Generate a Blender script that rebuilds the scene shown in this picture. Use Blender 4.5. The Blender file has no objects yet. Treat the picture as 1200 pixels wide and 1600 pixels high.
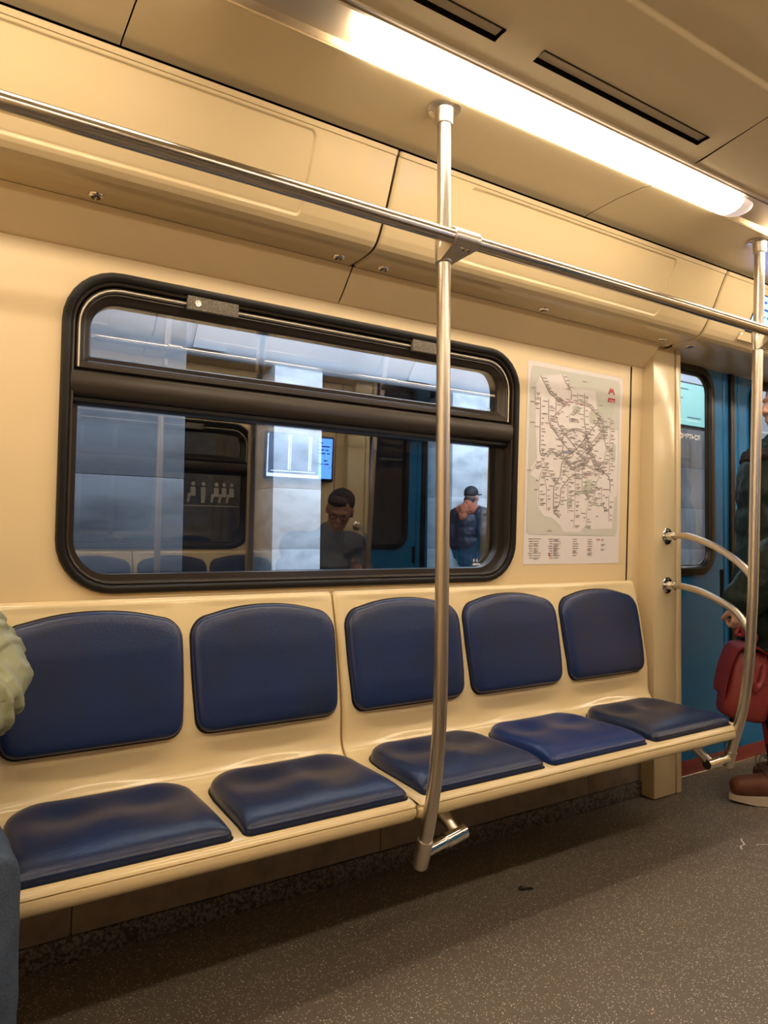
import bpy, bmesh, math, random
from mathutils import Vector, Matrix, noise
random.seed(7)
SC = bpy.context.scene
COL = SC.collection
YC = 0.66                      # centre line of the carriage
YW, KW, HC = 1.845, 0.03, 1.02   # side wall: distance, inward lean, height where it is measured
MIR = False                      # True while the opposite side of the carriage is built

# ------------------------------------------------------------------ helpers
def mv(p):
    return (p[0], 2*YC - p[1], p[2]) if MIR else tuple(p)

class MB:
    """collects geometry for ONE mesh object"""
    def __init__(self, f=None):
        self.v, self.f, self.m, self.sm = [], [], [], []
        self.map = f or (lambda a, b, c: (a, b, c))
        self.mi = 0
        self.smooth = True
    def add(self, vs, fs):
        b = len(self.v)
        self.v += [self.map(*p) for p in vs]
        for q in fs:
            self.f.append([b+i for i in q]); self.m.append(self.mi); self.sm.append(self.smooth)
    def box(self, x0, x1, y0, y1, z0, z1, bev=0.0):
        s = self.smooth; self.smooth = False
        if bev <= 0:
            vs = [(x, y, z) for x in (x0, x1) for y in (y0, y1) for z in (z0, z1)]
            self.add(vs, [(0,1,3,2),(4,6,7,5),(0,4,5,1),(2,3,7,6),(0,2,6,4),(1,5,7,3)])
        else:
            bm = bmesh.new(); bmesh.ops.create_cube(bm, size=1)
            for v in bm.verts:
                v.co = Vector(((x0+x1)/2+v.co.x*(x1-x0), (y0+y1)/2+v.co.y*(y1-y0), (z0+z1)/2+v.co.z*(z1-z0)))
            bmesh.ops.bevel(bm, geom=bm.edges[:]+bm.verts[:], offset=bev, segments=2, profile=.5, affect='EDGES')
            self.frombm(bm); bm.free()
        self.smooth = s
    def frombm(self, bm):
        bm.verts.index_update()
        self.add([tuple(v.co) for v in bm.verts], [[v.index for v in f.verts] for f in bm.faces])
    def quad(self, *pts):
        self.add(list(pts), [list(range(len(pts)))])
    def tube(self, path, r, n=20, cap=True, rr=None):
        P = [Vector(p) for p in path]
        rings = []
        t0 = (P[1]-P[0]).normalized()
        u = t0.orthogonal().normalized()
        for i, p in enumerate(P):
            t = ((P[min(i+1, len(P)-1)]-P[max(i-1, 0)])).normalized()
            u = (u - t*u.dot(t)).normalized(); w = t.cross(u)
            ra = rr[i] if rr else r
            rings.append([tuple(p+u*ra*math.cos(2*math.pi*k/n)+w*ra*math.sin(2*math.pi*k/n)) for k in range(n)])
        self.loft(rings, True, cap)
    def loft(self, rings, closed=True, cap=False):
        n = len(rings[0]); vs = [p for r in rings for p in r]; fs = []
        for i in range(len(rings)-1):
            for k in range(n if closed else n-1):
                k2 = (k+1) % n
                fs.append((i*n+k, i*n+k2, (i+1)*n+k2, (i+1)*n+k))
        if cap:
            fs.append(tuple(range(n))[::-1]); fs.append(tuple((len(rings)-1)*n+k for k in range(n)))
        self.add(vs, fs)
    def extrude_x(self, prof, x0, x1, closed=True, cap=True, nx=1):
        rings = [[(x0+(x1-x0)*i/nx, y, z) for y, z in prof] for i in range(nx+1)]
        self.loft(rings, closed, cap and closed)
    def ell(self, c, r, n=16, rot=None):
        bm = bmesh.new(); bmesh.ops.create_uvsphere(bm, u_segments=n, v_segments=max(8, n*2//3), radius=1)
        M = (rot or Matrix.Identity(3))
        for v in bm.verts:
            v.co = Vector(c) + M @ Vector((v.co.x*r[0], v.co.y*r[1], v.co.z*r[2]))
        self.frombm(bm); bm.free()
    def cap_chain(self, pts, n=14):
        """tapered limb with rounded ends: pts = [(point, radius), ...]"""
        P = [Vector(p) for p, r in pts]; Rr = [r for p, r in pts]
        a = (P[0]-P[1]).normalized(); b = (P[-1]-P[-2]).normalized()
        path, rr = [], []
        for q in (0.02, .35, .7, .92): path.append(P[0]+a*Rr[0]*math.cos(math.asin(q))); rr.append(Rr[0]*q)
        for p, r in zip(P, Rr): path.append(p); rr.append(r)
        for q in (.92, .7, .35, .02): path.append(P[-1]+b*Rr[-1]*math.cos(math.asin(q))); rr.append(Rr[-1]*q)
        self.tube(path, 0, n, True, rr)
    def build(self, name, mats, parent=None, sharp=40):
        me = bpy.data.meshes.new(name)
        off = Vector((0, 0, 0))
        if parent is not None:
            q = parent
            while q is not None: off += Vector(q.location); q = q.parent
        vs = [tuple(Vector(mv(p))-off) for p in self.v]
        me.from_pydata(vs, [], [f[::-1] if MIR else f for f in self.f])
        if not isinstance(mats, (list, tuple)): mats = [mats]
        for mt in mats: me.materials.append(mt)
        me.polygons.foreach_set('material_index', self.m)
        me.polygons.foreach_set('use_smooth', self.sm)
        bm = bmesh.new(); bm.from_mesh(me)
        bmesh.ops.recalc_face_normals(bm, faces=bm.faces[:])
        bm.to_mesh(me); bm.free()
        if sharp: me.set_sharp_from_angle(angle=math.radians(sharp))
        me.update()
        o = bpy.data.objects.new(name, me); COL.objects.link(o)
        if parent is not None: o.parent = parent
        return o

def tag(o, label=None, cat=None, group=None, kind=None):
    if label: o['label'] = label
    if cat: o['category'] = cat
    if group: o['group'] = group
    if kind: o['kind'] = kind
    return o
def thing(name, loc, label=None, cat=None, group=None, kind=None):
    o = bpy.data.objects.new(name, None); o.empty_display_size = .05
    COL.objects.link(o); o.location = mv(loc)
    return tag(o, label, cat, group, kind)
def W(x, d, z):                  # a point on the leaning side wall: d = distance out of it into the cabin
    return (x, YW - KW*(z-HC) - d, z)
def lerp(a, b, t): return a+(b-a)*t
def spline(pts, n=8):
    P = [Vector(p) for p in pts]; out = []
    for i in range(len(P)-1):
        a, b, c, d = P[max(i-1, 0)], P[i], P[i+1], P[min(i+2, len(P)-1)]
        for k in range(n):
            t = k/n
            out.append(.5*((2*b)+(c-a)*t+(2*a-5*b+4*c-d)*t*t+(3*b-a-3*c+d)*t**3))
    out.append(P[-1]); return out
def rrect(x0, x1, z0, z1, r, n=8):
    rs = r if isinstance(r, (tuple, list)) else (r,)*4      # tl, tr, br, bl
    out = []
    for (cx, cz, a0, rad) in ((x0+rs[0], z1-rs[0], 180, rs[0]), (x1-rs[1], z1-rs[1], 90, rs[1]), (x1-rs[2], z0+rs[2], 0, rs[2]), (x0+rs[3], z0+rs[3], -90, rs[3])):
        for k in range(n+1):
            a = math.radians(a0-90*k/n)
            out.append((cx+rad*math.cos(a), cz+rad*math.sin(a)))
    return out
def ring_frame(mb, x0, x1, z0, z1, r, prof, n=8, closed=True):
    """sweeps a closed profile [(inset, d)] round a rounded rectangle"""
    rs = r if isinstance(r, (tuple, list)) else (r,)*4
    rings = []
    for ins, d in prof:
        rings.append([(x, d, z) for x, z in rrect(x0+ins, x1-ins, z0+ins, z1-ins, [max(q-ins, .002) for q in rs], n)])
    if closed: rings.append(rings[0])
    mb.loft(rings, True, False)
def slab(mb, outline, d0, d1):
    """flat outline [(x,z)] given thickness from d0 to d1"""
    n = len(outline)
    vs = [(x, d0, z) for x, z in outline]+[(x, d1, z) for x, z in outline]
    fs = [tuple(range(n)), tuple(range(2*n-1, n-1, -1))]+[(i, (i+1) % n, n+(i+1) % n, n+i) for i in range(n)]
    s = mb.smooth; mb.smooth = False; mb.add(vs, fs); mb.smooth = s
def holed(mb, outer, holes, y):
    """flat sheet in (a,b) with holes, third coordinate from y(a,b)"""
    bm = bmesh.new(); ed = []
    for loop in [outer]+holes:
        vs = [bm.verts.new((a, b, 0)) for a, b in loop]
        ed += [bm.edges.new((vs[i], vs[(i+1) % len(vs)])) for i in range(len(vs))]
    bmesh.ops.triangle_fill(bm, use_beauty=True, use_dissolve=False, edges=ed)
    bm.verts.index_update()
    s = mb.smooth; mb.smooth = False
    mb.add([y(v.co.x, v.co.y) for v in bm.verts], [[v.index for v in f.verts] for f in bm.faces])
    mb.smooth = s; bm.free()
def text_mesh(body, size, bold=0):
    """flat outlines of a piece of writing as (verts, faces) in x,y"""
    cu = bpy.data.curves.new('lettering', 'FONT'); cu.body = body; cu.size = size; cu.resolution_u = 3; cu.offset = bold
    ob = bpy.data.objects.new('lettering', cu); COL.objects.link(ob)
    dg = bpy.context.evaluated_depsgraph_get(); dg.update()
    me = bpy.data.meshes.new_from_object(ob.evaluated_get(dg))
    vs = [tuple(v.co) for v in me.vertices]; fs = [list(p.vertices) for p in me.polygons]
    bpy.data.objects.remove(ob); bpy.data.curves.remove(cu); bpy.data.meshes.remove(me)
    return vs, fs

# ------------------------------------------------------------------ materials
def mat(name, col, rough=.5, metal=0., spec=.5, coat=0., bump=None, var=None, emit=None, stain=None, aniso=None):
    m = bpy.data.materials.new(name); m.use_nodes = True
    N, L = m.node_tree.nodes, m.node_tree.links
    b = N['Principled BSDF']
    b.inputs['Base Color'].default_value = (*col, 1); b.inputs['Roughness'].default_value = rough
    b.inputs['Metallic'].default_value = metal; b.inputs['Specular IOR Level'].default_value = spec
    b.inputs['Coat Weight'].default_value = coat; b.inputs['Coat Roughness'].default_value = .12
    tc = N.new('ShaderNodeTexCoord')
    if emit:
        b.inputs['Emission Color'].default_value = (*emit[0], 1); b.inputs['Emission Strength'].default_value = emit[1]
    cur = None
    if var:                       # (scale, second colour, amount, stretch)
        n = N.new('ShaderNodeTexNoise'); n.inputs['Scale'].default_value = var[0]; n.inputs['Detail'].default_value = 5
        mp = N.new('ShaderNodeMapping'); mp.inputs['Scale'].default_value = var[3] if len(var) > 3 else (1, 1, 1)
        L.new(tc.outputs['Object'], mp.inputs[0]); L.new(mp.outputs[0], n.inputs['Vector'])
        r = N.new('ShaderNodeMapRange'); r.inputs[1].default_value = .42; r.inputs[2].default_value = .68; r.inputs[4].default_value = var[2]
        mx = N.new('ShaderNodeMix'); mx.data_type = 'RGBA'
        mx.inputs[6].default_value = (*col, 1); mx.inputs[7].default_value = (*var[1], 1)
        L.new(n.outputs['Fac'], r.inputs[0]); L.new(r.outputs[0], mx.inputs[0]); L.new(mx.outputs[2], b.inputs['Base Color'])
        cur = mx.outputs[2]
    if bump:                      # (scale, strength, stretch)
        n = N.new('ShaderNodeTexNoise'); n.inputs['Scale'].default_value = bump[0]; n.inputs['Detail'].default_value = 4
        mp = N.new('ShaderNodeMapping'); mp.inputs['Scale'].default_value = bump[2] if len(bump) > 2 else (1, 1, 1)
        L.new(tc.outputs['Object'], mp.inputs[0]); L.new(mp.outputs[0], n.inputs['Vector'])
        bp = N.new('ShaderNodeBump'); bp.inputs['Strength'].default_value = bump[1]; bp.inputs['Distance'].default_value = .01
        L.new(n.outputs['Fac'], bp.inputs['Height']); L.new(bp.outputs[0], b.inputs['Normal'])
    return m

def glass_mat(name, tint, f0):
    m = bpy.data.materials.new(name); m.use_nodes = True
    N, L = m.node_tree.nodes, m.node_tree.links
    N.remove(N['Principled BSDF'])
    lw = N.new('ShaderNodeLayerWeight'); lw.inputs['Blend'].default_value = .5
    p = N.new('ShaderNodeMath'); p.operation = 'POWER'; p.inputs[1].default_value = 5
    q = N.new('ShaderNodeMapRange'); q.inputs[3].default_value = f0; q.inputs[4].default_value = 1
    t = N.new('ShaderNodeBsdfTransparent'); t.inputs[0].default_value = (*tint, 1)
    g = N.new('ShaderNodeBsdfGlossy'); g.inputs['Roughness'].default_value = 0
    mx = N.new('ShaderNodeMixShader')
    L.new(lw.outputs['Facing'], p.inputs[0]); L.new(p.outputs[0], q.inputs[0]); L.new(q.outputs[0], mx.inputs[0])
    L.new(t.outputs[0], mx.inputs[1]); L.new(g.outputs[0], mx.inputs[2]); L.new(mx.outputs[0], N['Material Output'].inputs[0])
    return m

def floor_mat():
    m = mat('speckled_rubber', (.10, .085, .07), .5, spec=.35)
    N, L = m.node_tree.nodes, m.node_tree.links; b = N['Principled BSDF']
    tc = [n for n in N if n.type == 'TEX_COORD'][0]
    base = None
    n = N.new('ShaderNodeTexNoise'); n.inputs['Scale'].default_value = 3.5; n.inputs['Detail'].default_value = 6
    L.new(tc.outputs['Object'], n.inputs['Vector'])
    cr = N.new('ShaderNodeMix'); cr.data_type = 'RGBA'; cr.inputs[6].default_value = (.112, .096, .080, 1); cr.inputs[7].default_value = (.155, .133, .109, 1)
    L.new(n.outputs['Fac'], cr.inputs[0]); cur = cr.outputs[2]
    for sc, thr, col, seed in ((200, .24, (.62, .56, .45, 1), 0), (120, .15, (.85, .80, .70, 1), 3), (190, .2, (.02, .018, .016, 1), 7)):
        v = N.new('ShaderNodeTexVoronoi'); v.inputs['Scale'].default_value = sc
        mp = N.new('ShaderNodeMapping'); mp.inputs['Location'].default_value = (seed, seed*.7, 0); mp.inputs['Scale'].default_value = (1, 1, 1)
        L.new(tc.outputs['Object'], mp.inputs[0]); L.new(mp.outputs[0], v.inputs['Vector'])
        lt = N.new('ShaderNodeMath'); lt.operation = 'LESS_THAN'; lt.inputs[1].default_value = thr
        L.new(v.outputs['Distance'], lt.inputs[0])
        sp = N.new('ShaderNodeSeparateColor'); L.new(v.outputs['Color'], sp.inputs[0])
        g2 = N.new('ShaderNodeMath'); g2.operation = 'GREATER_THAN'; g2.inputs[1].default_value = .45
        L.new(sp.outputs[0], g2.inputs[0])
        mu = N.new('ShaderNodeMath'); mu.operation = 'MULTIPLY'; L.new(lt.outputs[0], mu.inputs[0]); L.new(g2.outputs[0], mu.inputs[1])
        mx = N.new('ShaderNodeMix'); mx.data_type = 'RGBA'; L.new(mu.outputs[0], mx.inputs[0]); L.new(cur, mx.inputs[6]); mx.inputs[7].default_value = col
        cur = mx.outputs[2]
    L.new(cur, b.inputs['Base Color'])
    return m
def terrazzo_mat():
    m = mat('speckled_kick_panel', (.1, .09, .08), .55)
    N, L = m.node_tree.nodes, m.node_tree.links; b = N['Principled BSDF']
    tc = [n for n in N if n.type == 'TEX_COORD'][0]
    v = N.new('ShaderNodeTexNoise'); v.inputs['Scale'].default_value = 130; v.inputs['Detail'].default_value = 2
    L.new(tc.outputs['Object'], v.inputs['Vector'])
    r = N.new('ShaderNodeValToRGB'); e = r.color_ramp.elements
    e[0].position = .40; e[0].color = (.035, .03, .026, 1); e[1].position = .60; e[1].color = (.15, .135, .12, 1)
    L.new(v.outputs['Fac'], r.inputs[0]); L.new(r.outputs[0], b.inputs['Base Color'])
    return m

CREAM = (.79, .625, .375)
M = dict(
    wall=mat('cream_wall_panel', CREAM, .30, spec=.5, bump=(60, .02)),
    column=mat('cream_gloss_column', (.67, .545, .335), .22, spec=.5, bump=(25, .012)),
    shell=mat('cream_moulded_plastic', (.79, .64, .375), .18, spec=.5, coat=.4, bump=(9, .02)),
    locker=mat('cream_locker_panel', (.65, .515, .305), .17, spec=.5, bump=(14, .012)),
    ceil=mat('beige_ceiling_panel', (.66, .54, .33), .30, spec=.5, bump=(40, .012)),
    void=mat('shadowed_joint_backing', (.10, .075, .045), .7, spec=.2),
    dark=mat('dark_gap', (.010, .008, .006), .8, spec=.1),
    leather=mat('navy_leatherette', (.011, .027, .100), .30, spec=.5, bump=(230, .09), var=(6, (.014, .023, .056), .8)),
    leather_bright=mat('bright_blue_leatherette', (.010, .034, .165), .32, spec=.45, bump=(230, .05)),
    seam=mat('black_seam', (.006, .006, .008), .6),
    steel=mat('brushed_steel', (.62, .57, .50), .33, 1, bump=(60, .03, (30, 30, .6))),
    steel_x=mat('brushed_steel_rail', (.60, .55, .48), .19, 1, bump=(60, .03, (.6, 30, 30))),
    chrome=mat('polished_chrome', (.78, .74, .68), .08, 1),
    rubber=mat('black_rubber', (.009, .008, .007), .36, spec=.35),
    alu=mat('dark_bronze_aluminium', (.042, .033, .026), .28, .3, spec=.5),
    strip=mat('bright_metal_strip', (.85, .80, .70), .2, 1), cream_line=mat('cream_gasket_line', (.86, .76, .58), .3, coat=.5),  # cream colour imitates the light reflected in the metal sash strip
    latch=mat('speckled_grey_latch', (.13, .115, .092), .5, bump=(400, .5), var=(350, (.32, .28, .22), 1)),
    glass=glass_mat('window_glass', (.84, .88, .93), .16),
    door_glass=glass_mat('door_glass', (.84, .87, .90), .05),
    door=mat('blue_door_paint', (.010, .165, .43), .20, spec=.35, coat=0, bump=(12, .02)),
    red=mat('dark_red_sill', (.19, .022, .025), .5),
    floor=floor_mat(), terrazzo=terrazzo_mat(),
    kick=mat('brown_grey_kick_panel', (.27, .215, .17), .45, var=(20, (.14, .11, .09), .6)),
    lamp=mat('lamp_diffuser', (.9, .85, .78), .4, emit=((1, .83, .62), 11.0)),
    lampcap=mat('lamp_end_cap', (.62, .53, .48), .35, emit=((1, .80, .68), .22)),
    channel=mat('lamp_channel_metal', (.62, .54, .42), .32, .7),
    vent=mat('vent_grille_metal', (.52, .43, .28), .4, .2),
    paper=mat('poster_paper', (.80, .755, .76), .38, spec=.4),
    mapgrey=mat('poster_map_grey', (.62, .62, .57), .38, spec=.4),
    mapgreen=mat('poster_park_green', (.56, .58, .50), .38, spec=.4),
    ink=mat('poster_ink', (.20, .17, .175), .5), label_ink=mat('poster_small_print', (.33, .29, .29), .5), inkbrown=mat('poster_line_brown', (.17, .11, .11), .5),
    inkred=mat('poster_line_red', (.45, .16, .16), .5), inkgreen=mat('poster_line_green', (.18, .27, .20), .5),
    inkblue=mat('poster_line_blue', (.30, .36, .55), .5), inkpale=mat('poster_line_pale', (.42, .34, .34), .5),
    logored=mat('red_print', (.55, .03, .05), .45), white=mat('white_print', (.85, .84, .82), .5),
    etch=mat('white_glass_print', (.9, .9, .9), .6),
    screen_dim=mat('dim_screen', (.03, .05, .10), .25, emit=((.10, .22, .6), .35)),
    sticker=mat('pale_sticker', (.42, .41, .38), .6),
    screen=mat('blue_lit_screen', (.02, .05, .15), .2, emit=((.10, .30, 1.0), 3.2)),
    screen_txt=mat('dark_screen_text', (.02, .04, .12), .3, emit=((.02, .06, .3), .6)),
    screen_line=mat('pale_screen_lines', (.3, .4, .6), .3, emit=((.55, .72, 1.0), 2.6)),
    bezel=mat('black_screen_bezel', (.008, .008, .009), .25),
    skin=mat('skin', (.50, .27, .19), .5, var=(14, (.42, .20, .14), .6)),
    skin_pale=mat('skin_pale', (.58, .34, .26), .5, var=(14, (.50, .26, .19), .6)),
    eye=mat('eye_white', (.7, .68, .65), .2), iris=mat('eye_iris', (.02, .012, .008), .2),
    hair=mat('dark_brown_hair', (.03, .022, .017), .55, bump=(90, .6, (1, 1, .2))),
    greenjacket=mat('sage_green_nylon', (.34, .37, .245), .40, spec=.45, bump=(24, .9, (1, 1, .5))),
    jeans=mat('blue_denim', (.032, .052, .092), .75, bump=(180, .3), var=(25, (.052, .076, .12), .7)),
    coat=mat('dark_green_nylon', (.006, .017, .013), .55, spec=.35, bump=(14, .4)),
    trousers=mat('dark_green_trousers', (.008, .020, .018), .7, bump=(30, .3)),
    fur=mat('black_fur_trim', (.008, .007, .007), .8, bump=(120, 1.)),
    boot=mat('brown_suede_boot', (.135, .045, .022), .6, bump=(120, .25), var=(25, (.10, .03, .015), .7)),
    sole=mat('cream_rubber_sole', (.55, .45, .36), .6, bump=(60, .5)),
    lace=mat('brown_laces', (.10, .07, .05), .7),
    bag=mat('red_grained_leather', (.25, .030, .028), .42, spec=.5, bump=(260, .25)),
    gold=mat('gold_metal', (.75, .5, .2), .25, 1),
    navy=mat('navy_puffer', (.012, .016, .032), .5, bump=(14, .4)),
    orange=mat('rust_orange_hood', (.34, .085, .035), .7, bump=(40, .4)),
    blackcap=mat('black_cap', (.008, .009, .013), .6),
    darkblue=mat('dark_blue_cloth', (.014, .020, .040), .75, bump=(40, .3)),
    grey=mat('slate_grey_cloth', (.16, .18, .22), .75, bump=(60, .3)),
    blackcloth=mat('black_cloth', (.010, .011, .014), .75),
    glasses=mat('dark_red_frame', (.10, .012, .014), .3),
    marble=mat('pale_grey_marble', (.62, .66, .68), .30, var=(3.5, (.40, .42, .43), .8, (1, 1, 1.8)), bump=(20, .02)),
    marble_dim=mat('grey_marble', (.24, .243, .25), .35, var=(2.2, (.12, .122, .13), 1, (.7, .7, 2.6)), bump=(20, .02)),  # marble toned down, the near pier's shade put into its colour
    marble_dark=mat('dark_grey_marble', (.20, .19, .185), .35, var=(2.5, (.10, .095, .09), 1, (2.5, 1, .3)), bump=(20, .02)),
    vault=mat('white_plaster_vault', (.78, .80, .82), .7, var=(1.5, (.66, .69, .73), .7)),
    platform=mat('dark_granite_platform', (.08, .08, .085), .4, var=(8, (.12, .12, .12), .8)),
    tunnel=mat('dark_tunnel_wall', (.035, .035, .042), .85, var=(3, (.02, .02, .024), 1)),
    plamp=mat('platform_lamp_glow', (.9, .95, 1), .4, emit=((.72, .86, 1.0), 6.)),
    sign=mat('mint_lit_sign', (.05, .10, .10), .4, emit=((.30, .72, .62), .42)),
    signtxt=mat('dark_sign_text', (.03, .08, .09), .5),
    litter=mat('black_litter', (.008, .008, .008), .3), paperbit=mat('white_litter', (.6, .57, .52), .6),
)

# ------------------------------------------------------------------ cross-section
COVE_LOW = [(1.832, 1.7085), (1.821, 1.7085), (1.8175, 1.710), (1.812, 1.7145), (1.790, 1.735), (1.769, 1.756), (1.741, 1.787), (1.7365, 1.7915)]
LOCKER = [(1.736, 1.7925), (1.706, 1.793), (1.676, 1.793), (1.648, 1.7945), (1.628, 1.797), (1.612, 1.804), (1.600, 1.814), (1.587, 1.831), (1.577, 1.848), (1.554, 1.890), (1.534, 1.934), (1.515, 1.978), (1.506, 1.998), (1.497, 2.020)]
SHELL = [(1.838, .850), (1.830, .856), (1.818, .857), (1.810, .850), (1.804, .832), (1.796, .80), (1.779, .73), (1.766, .66), (1.752, .59), (1.744, .53), (1.7425, .48), (1.742, .455), (1.738, .435), (1.728, .418), (1.712, .408), (1.68, .404), (1.60, .400), (1.50, .3985), (1.44, .398), (1.40, .397), (1.385, .395), (1.378, .3915), (1.3745, .386), (1.3725, .3825), (1.3785, .3812), (1.3785, .3800), (1.3715, .3785), (1.3695, .370), (1.3715, .359), (1.380, .3495), (1.395, .345), (1.45, .343)]
PX = [.33, .764, 1.216, 1.650, 2.090]          # seat centres seen in the photograph

def prof_at(prof, s):
    """point and outward normal at arc parameter s (0..1) of a profile"""
    L = [0]
    for a, b in zip(prof, prof[1:]): L.append(L[-1]+math.hypot(b[0]-a[0], b[1]-a[1]))
    t = s*L[-1]
    for i in range(len(prof)-1):
        if t <= L[i+1] or i == len(prof)-2:
            q = (t-L[i])/(L[i+1]-L[i]); a, b = prof[i], prof[i+1]
            return (lerp(a[0], b[0], q), lerp(a[1], b[1], q))

# ------------------------------------------------------------------ room shell
XL, XR = -2.62, 5.62
def build_floor():
    mb = MB(); mb.box(XL, XR, -.555, 1.875, -.05, 0)
    tag(mb.build('floor', M['floor']), kind='structure')
build_floor()

def build_wall(side):
    mb = MB()
    hole = rrect(.254, 1.713, .878, 1.656, .13)
    outer = [(XL, .02), (2.325, .02), (2.325, 1.72), (XL, 1.72)]
    holed(mb, outer, [hole], lambda a, b: W(a, 0, b))
    # reveal of the window opening
    mb.loft([[W(x, 0, z) for x, z in hole], [W(x, -.085, z) for x, z in hole]], True, False)
    # narrow flange beside the column, and the wall past the doors
    mb.quad(W(2.329, .004, .02), W(2.400, .004, .02), W(2.400, .004, 1.72), W(2.329, .004, 1.72))
    mb.quad(W(3.86, 0, .02), W(XR, 0, .02), W(XR, 0, 1.72), W(3.86, 0, 1.72))
    tag(mb.build('wall_back' if side == 0 else 'wall_front', M['wall']), kind='structure')
    # outer skin of the car behind the panels closes the gaps
    sk = MB(); hole2 = rrect(.24, 1.73, .86, 1.67, .14)
    holed(sk, [(XL, -.05), (2.56, -.05), (2.56, 2.2), (XL, 2.2)], [hole2], lambda a, b: W(a, -.09, b))
    sk.quad(W(3.73, -.09, -.05), W(XR, -.09, -.05), W(XR, -.09, 2.2), W(3.73, -.09, 2.2))
    sk.quad(W(2.50, -.095, 1.86), W(3.80, -.095, 1.86), W(3.80, -.095, 2.2), W(2.50, -.095, 2.2))
    tag(sk.build('wall_outer_back' if side == 0 else 'wall_outer_front', M['dark']), kind='structure')
    # kick panels below the seats
    for (a, b) in ((XL, .30), (.303, 1.17), (1.173, 2.09), (2.093, 2.396)):
        k = MB(); k.box(a, b, 1.832, 1.845, .062, .40, .001)
        tag(k.build('trim_1', M['kick']), kind='structure')
    k = MB(); k.box(XL, 2.396, 1.827, 1.85, 0, .060, .002)
    tag(k.build('baseboard_back' if side == 0 else 'baseboard_front', M['terrazzo']), kind='structure')

def build_column(x0, x1, flip, side):
    """square cream column beside the doors, its narrow trim strip on the door side"""
    t = thing('trim_column', ((x0+x1)/2, 1.80, 0), kind='structure')
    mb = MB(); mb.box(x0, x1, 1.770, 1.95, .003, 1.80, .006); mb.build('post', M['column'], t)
    st = MB()
    if not flip: st.box(x1+.006, x1+.036, 1.7685, 1.96, .003, 1.80, .003)
    else: st.box(x0-.036, x0-.003, 1.776, 1.96, .003, 1.80, .002)
    st.build('edge_strip', M['column'], t)

def build_cove(side):
    joints = [XL, -.475, .992, 2.3985]
    for a, b in list(zip(joints, joints[1:]))+[(3.745, XR)]:
        mb = MB(); g = .002
        mb.extrude_x(COVE_LOW, a+g, b-g, closed=False)
        n = len(COVE_LOW)
        tag(mb.build('trim_2', M['wall']), kind='structure')
    fl = MB(); fl.box(2.399, 2.456, 1.737, 1.80, 1.7925, 1.80); tag(fl.build('trim_9', M['wall']), kind='structure')
    # backing sheet behind the joints, recess shade put into its brown colour
    v = MB(); v.extrude_x([(y+.012, z+.008) for y, z in COVE_LOW], XL, 2.395, closed=False); v.extrude_x([(y+.012, z+.006) for y, z in LOCKER], XL, XR, closed=False)
    tag(v.build('trim_3', M['void']), kind='structure')

def sd_rr(px, pz, x0, x1, z0, z1, r):
    cx, cz = (x0+x1)/2, (z0+z1)/2
    qx = abs(px-cx)-((x1-x0)/2-r); qz = abs(pz-cz)-((z1-z0)/2-r)
    return math.hypot(max(qx, 0), max(qz, 0))+min(max(qx, qz), 0)-r

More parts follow.
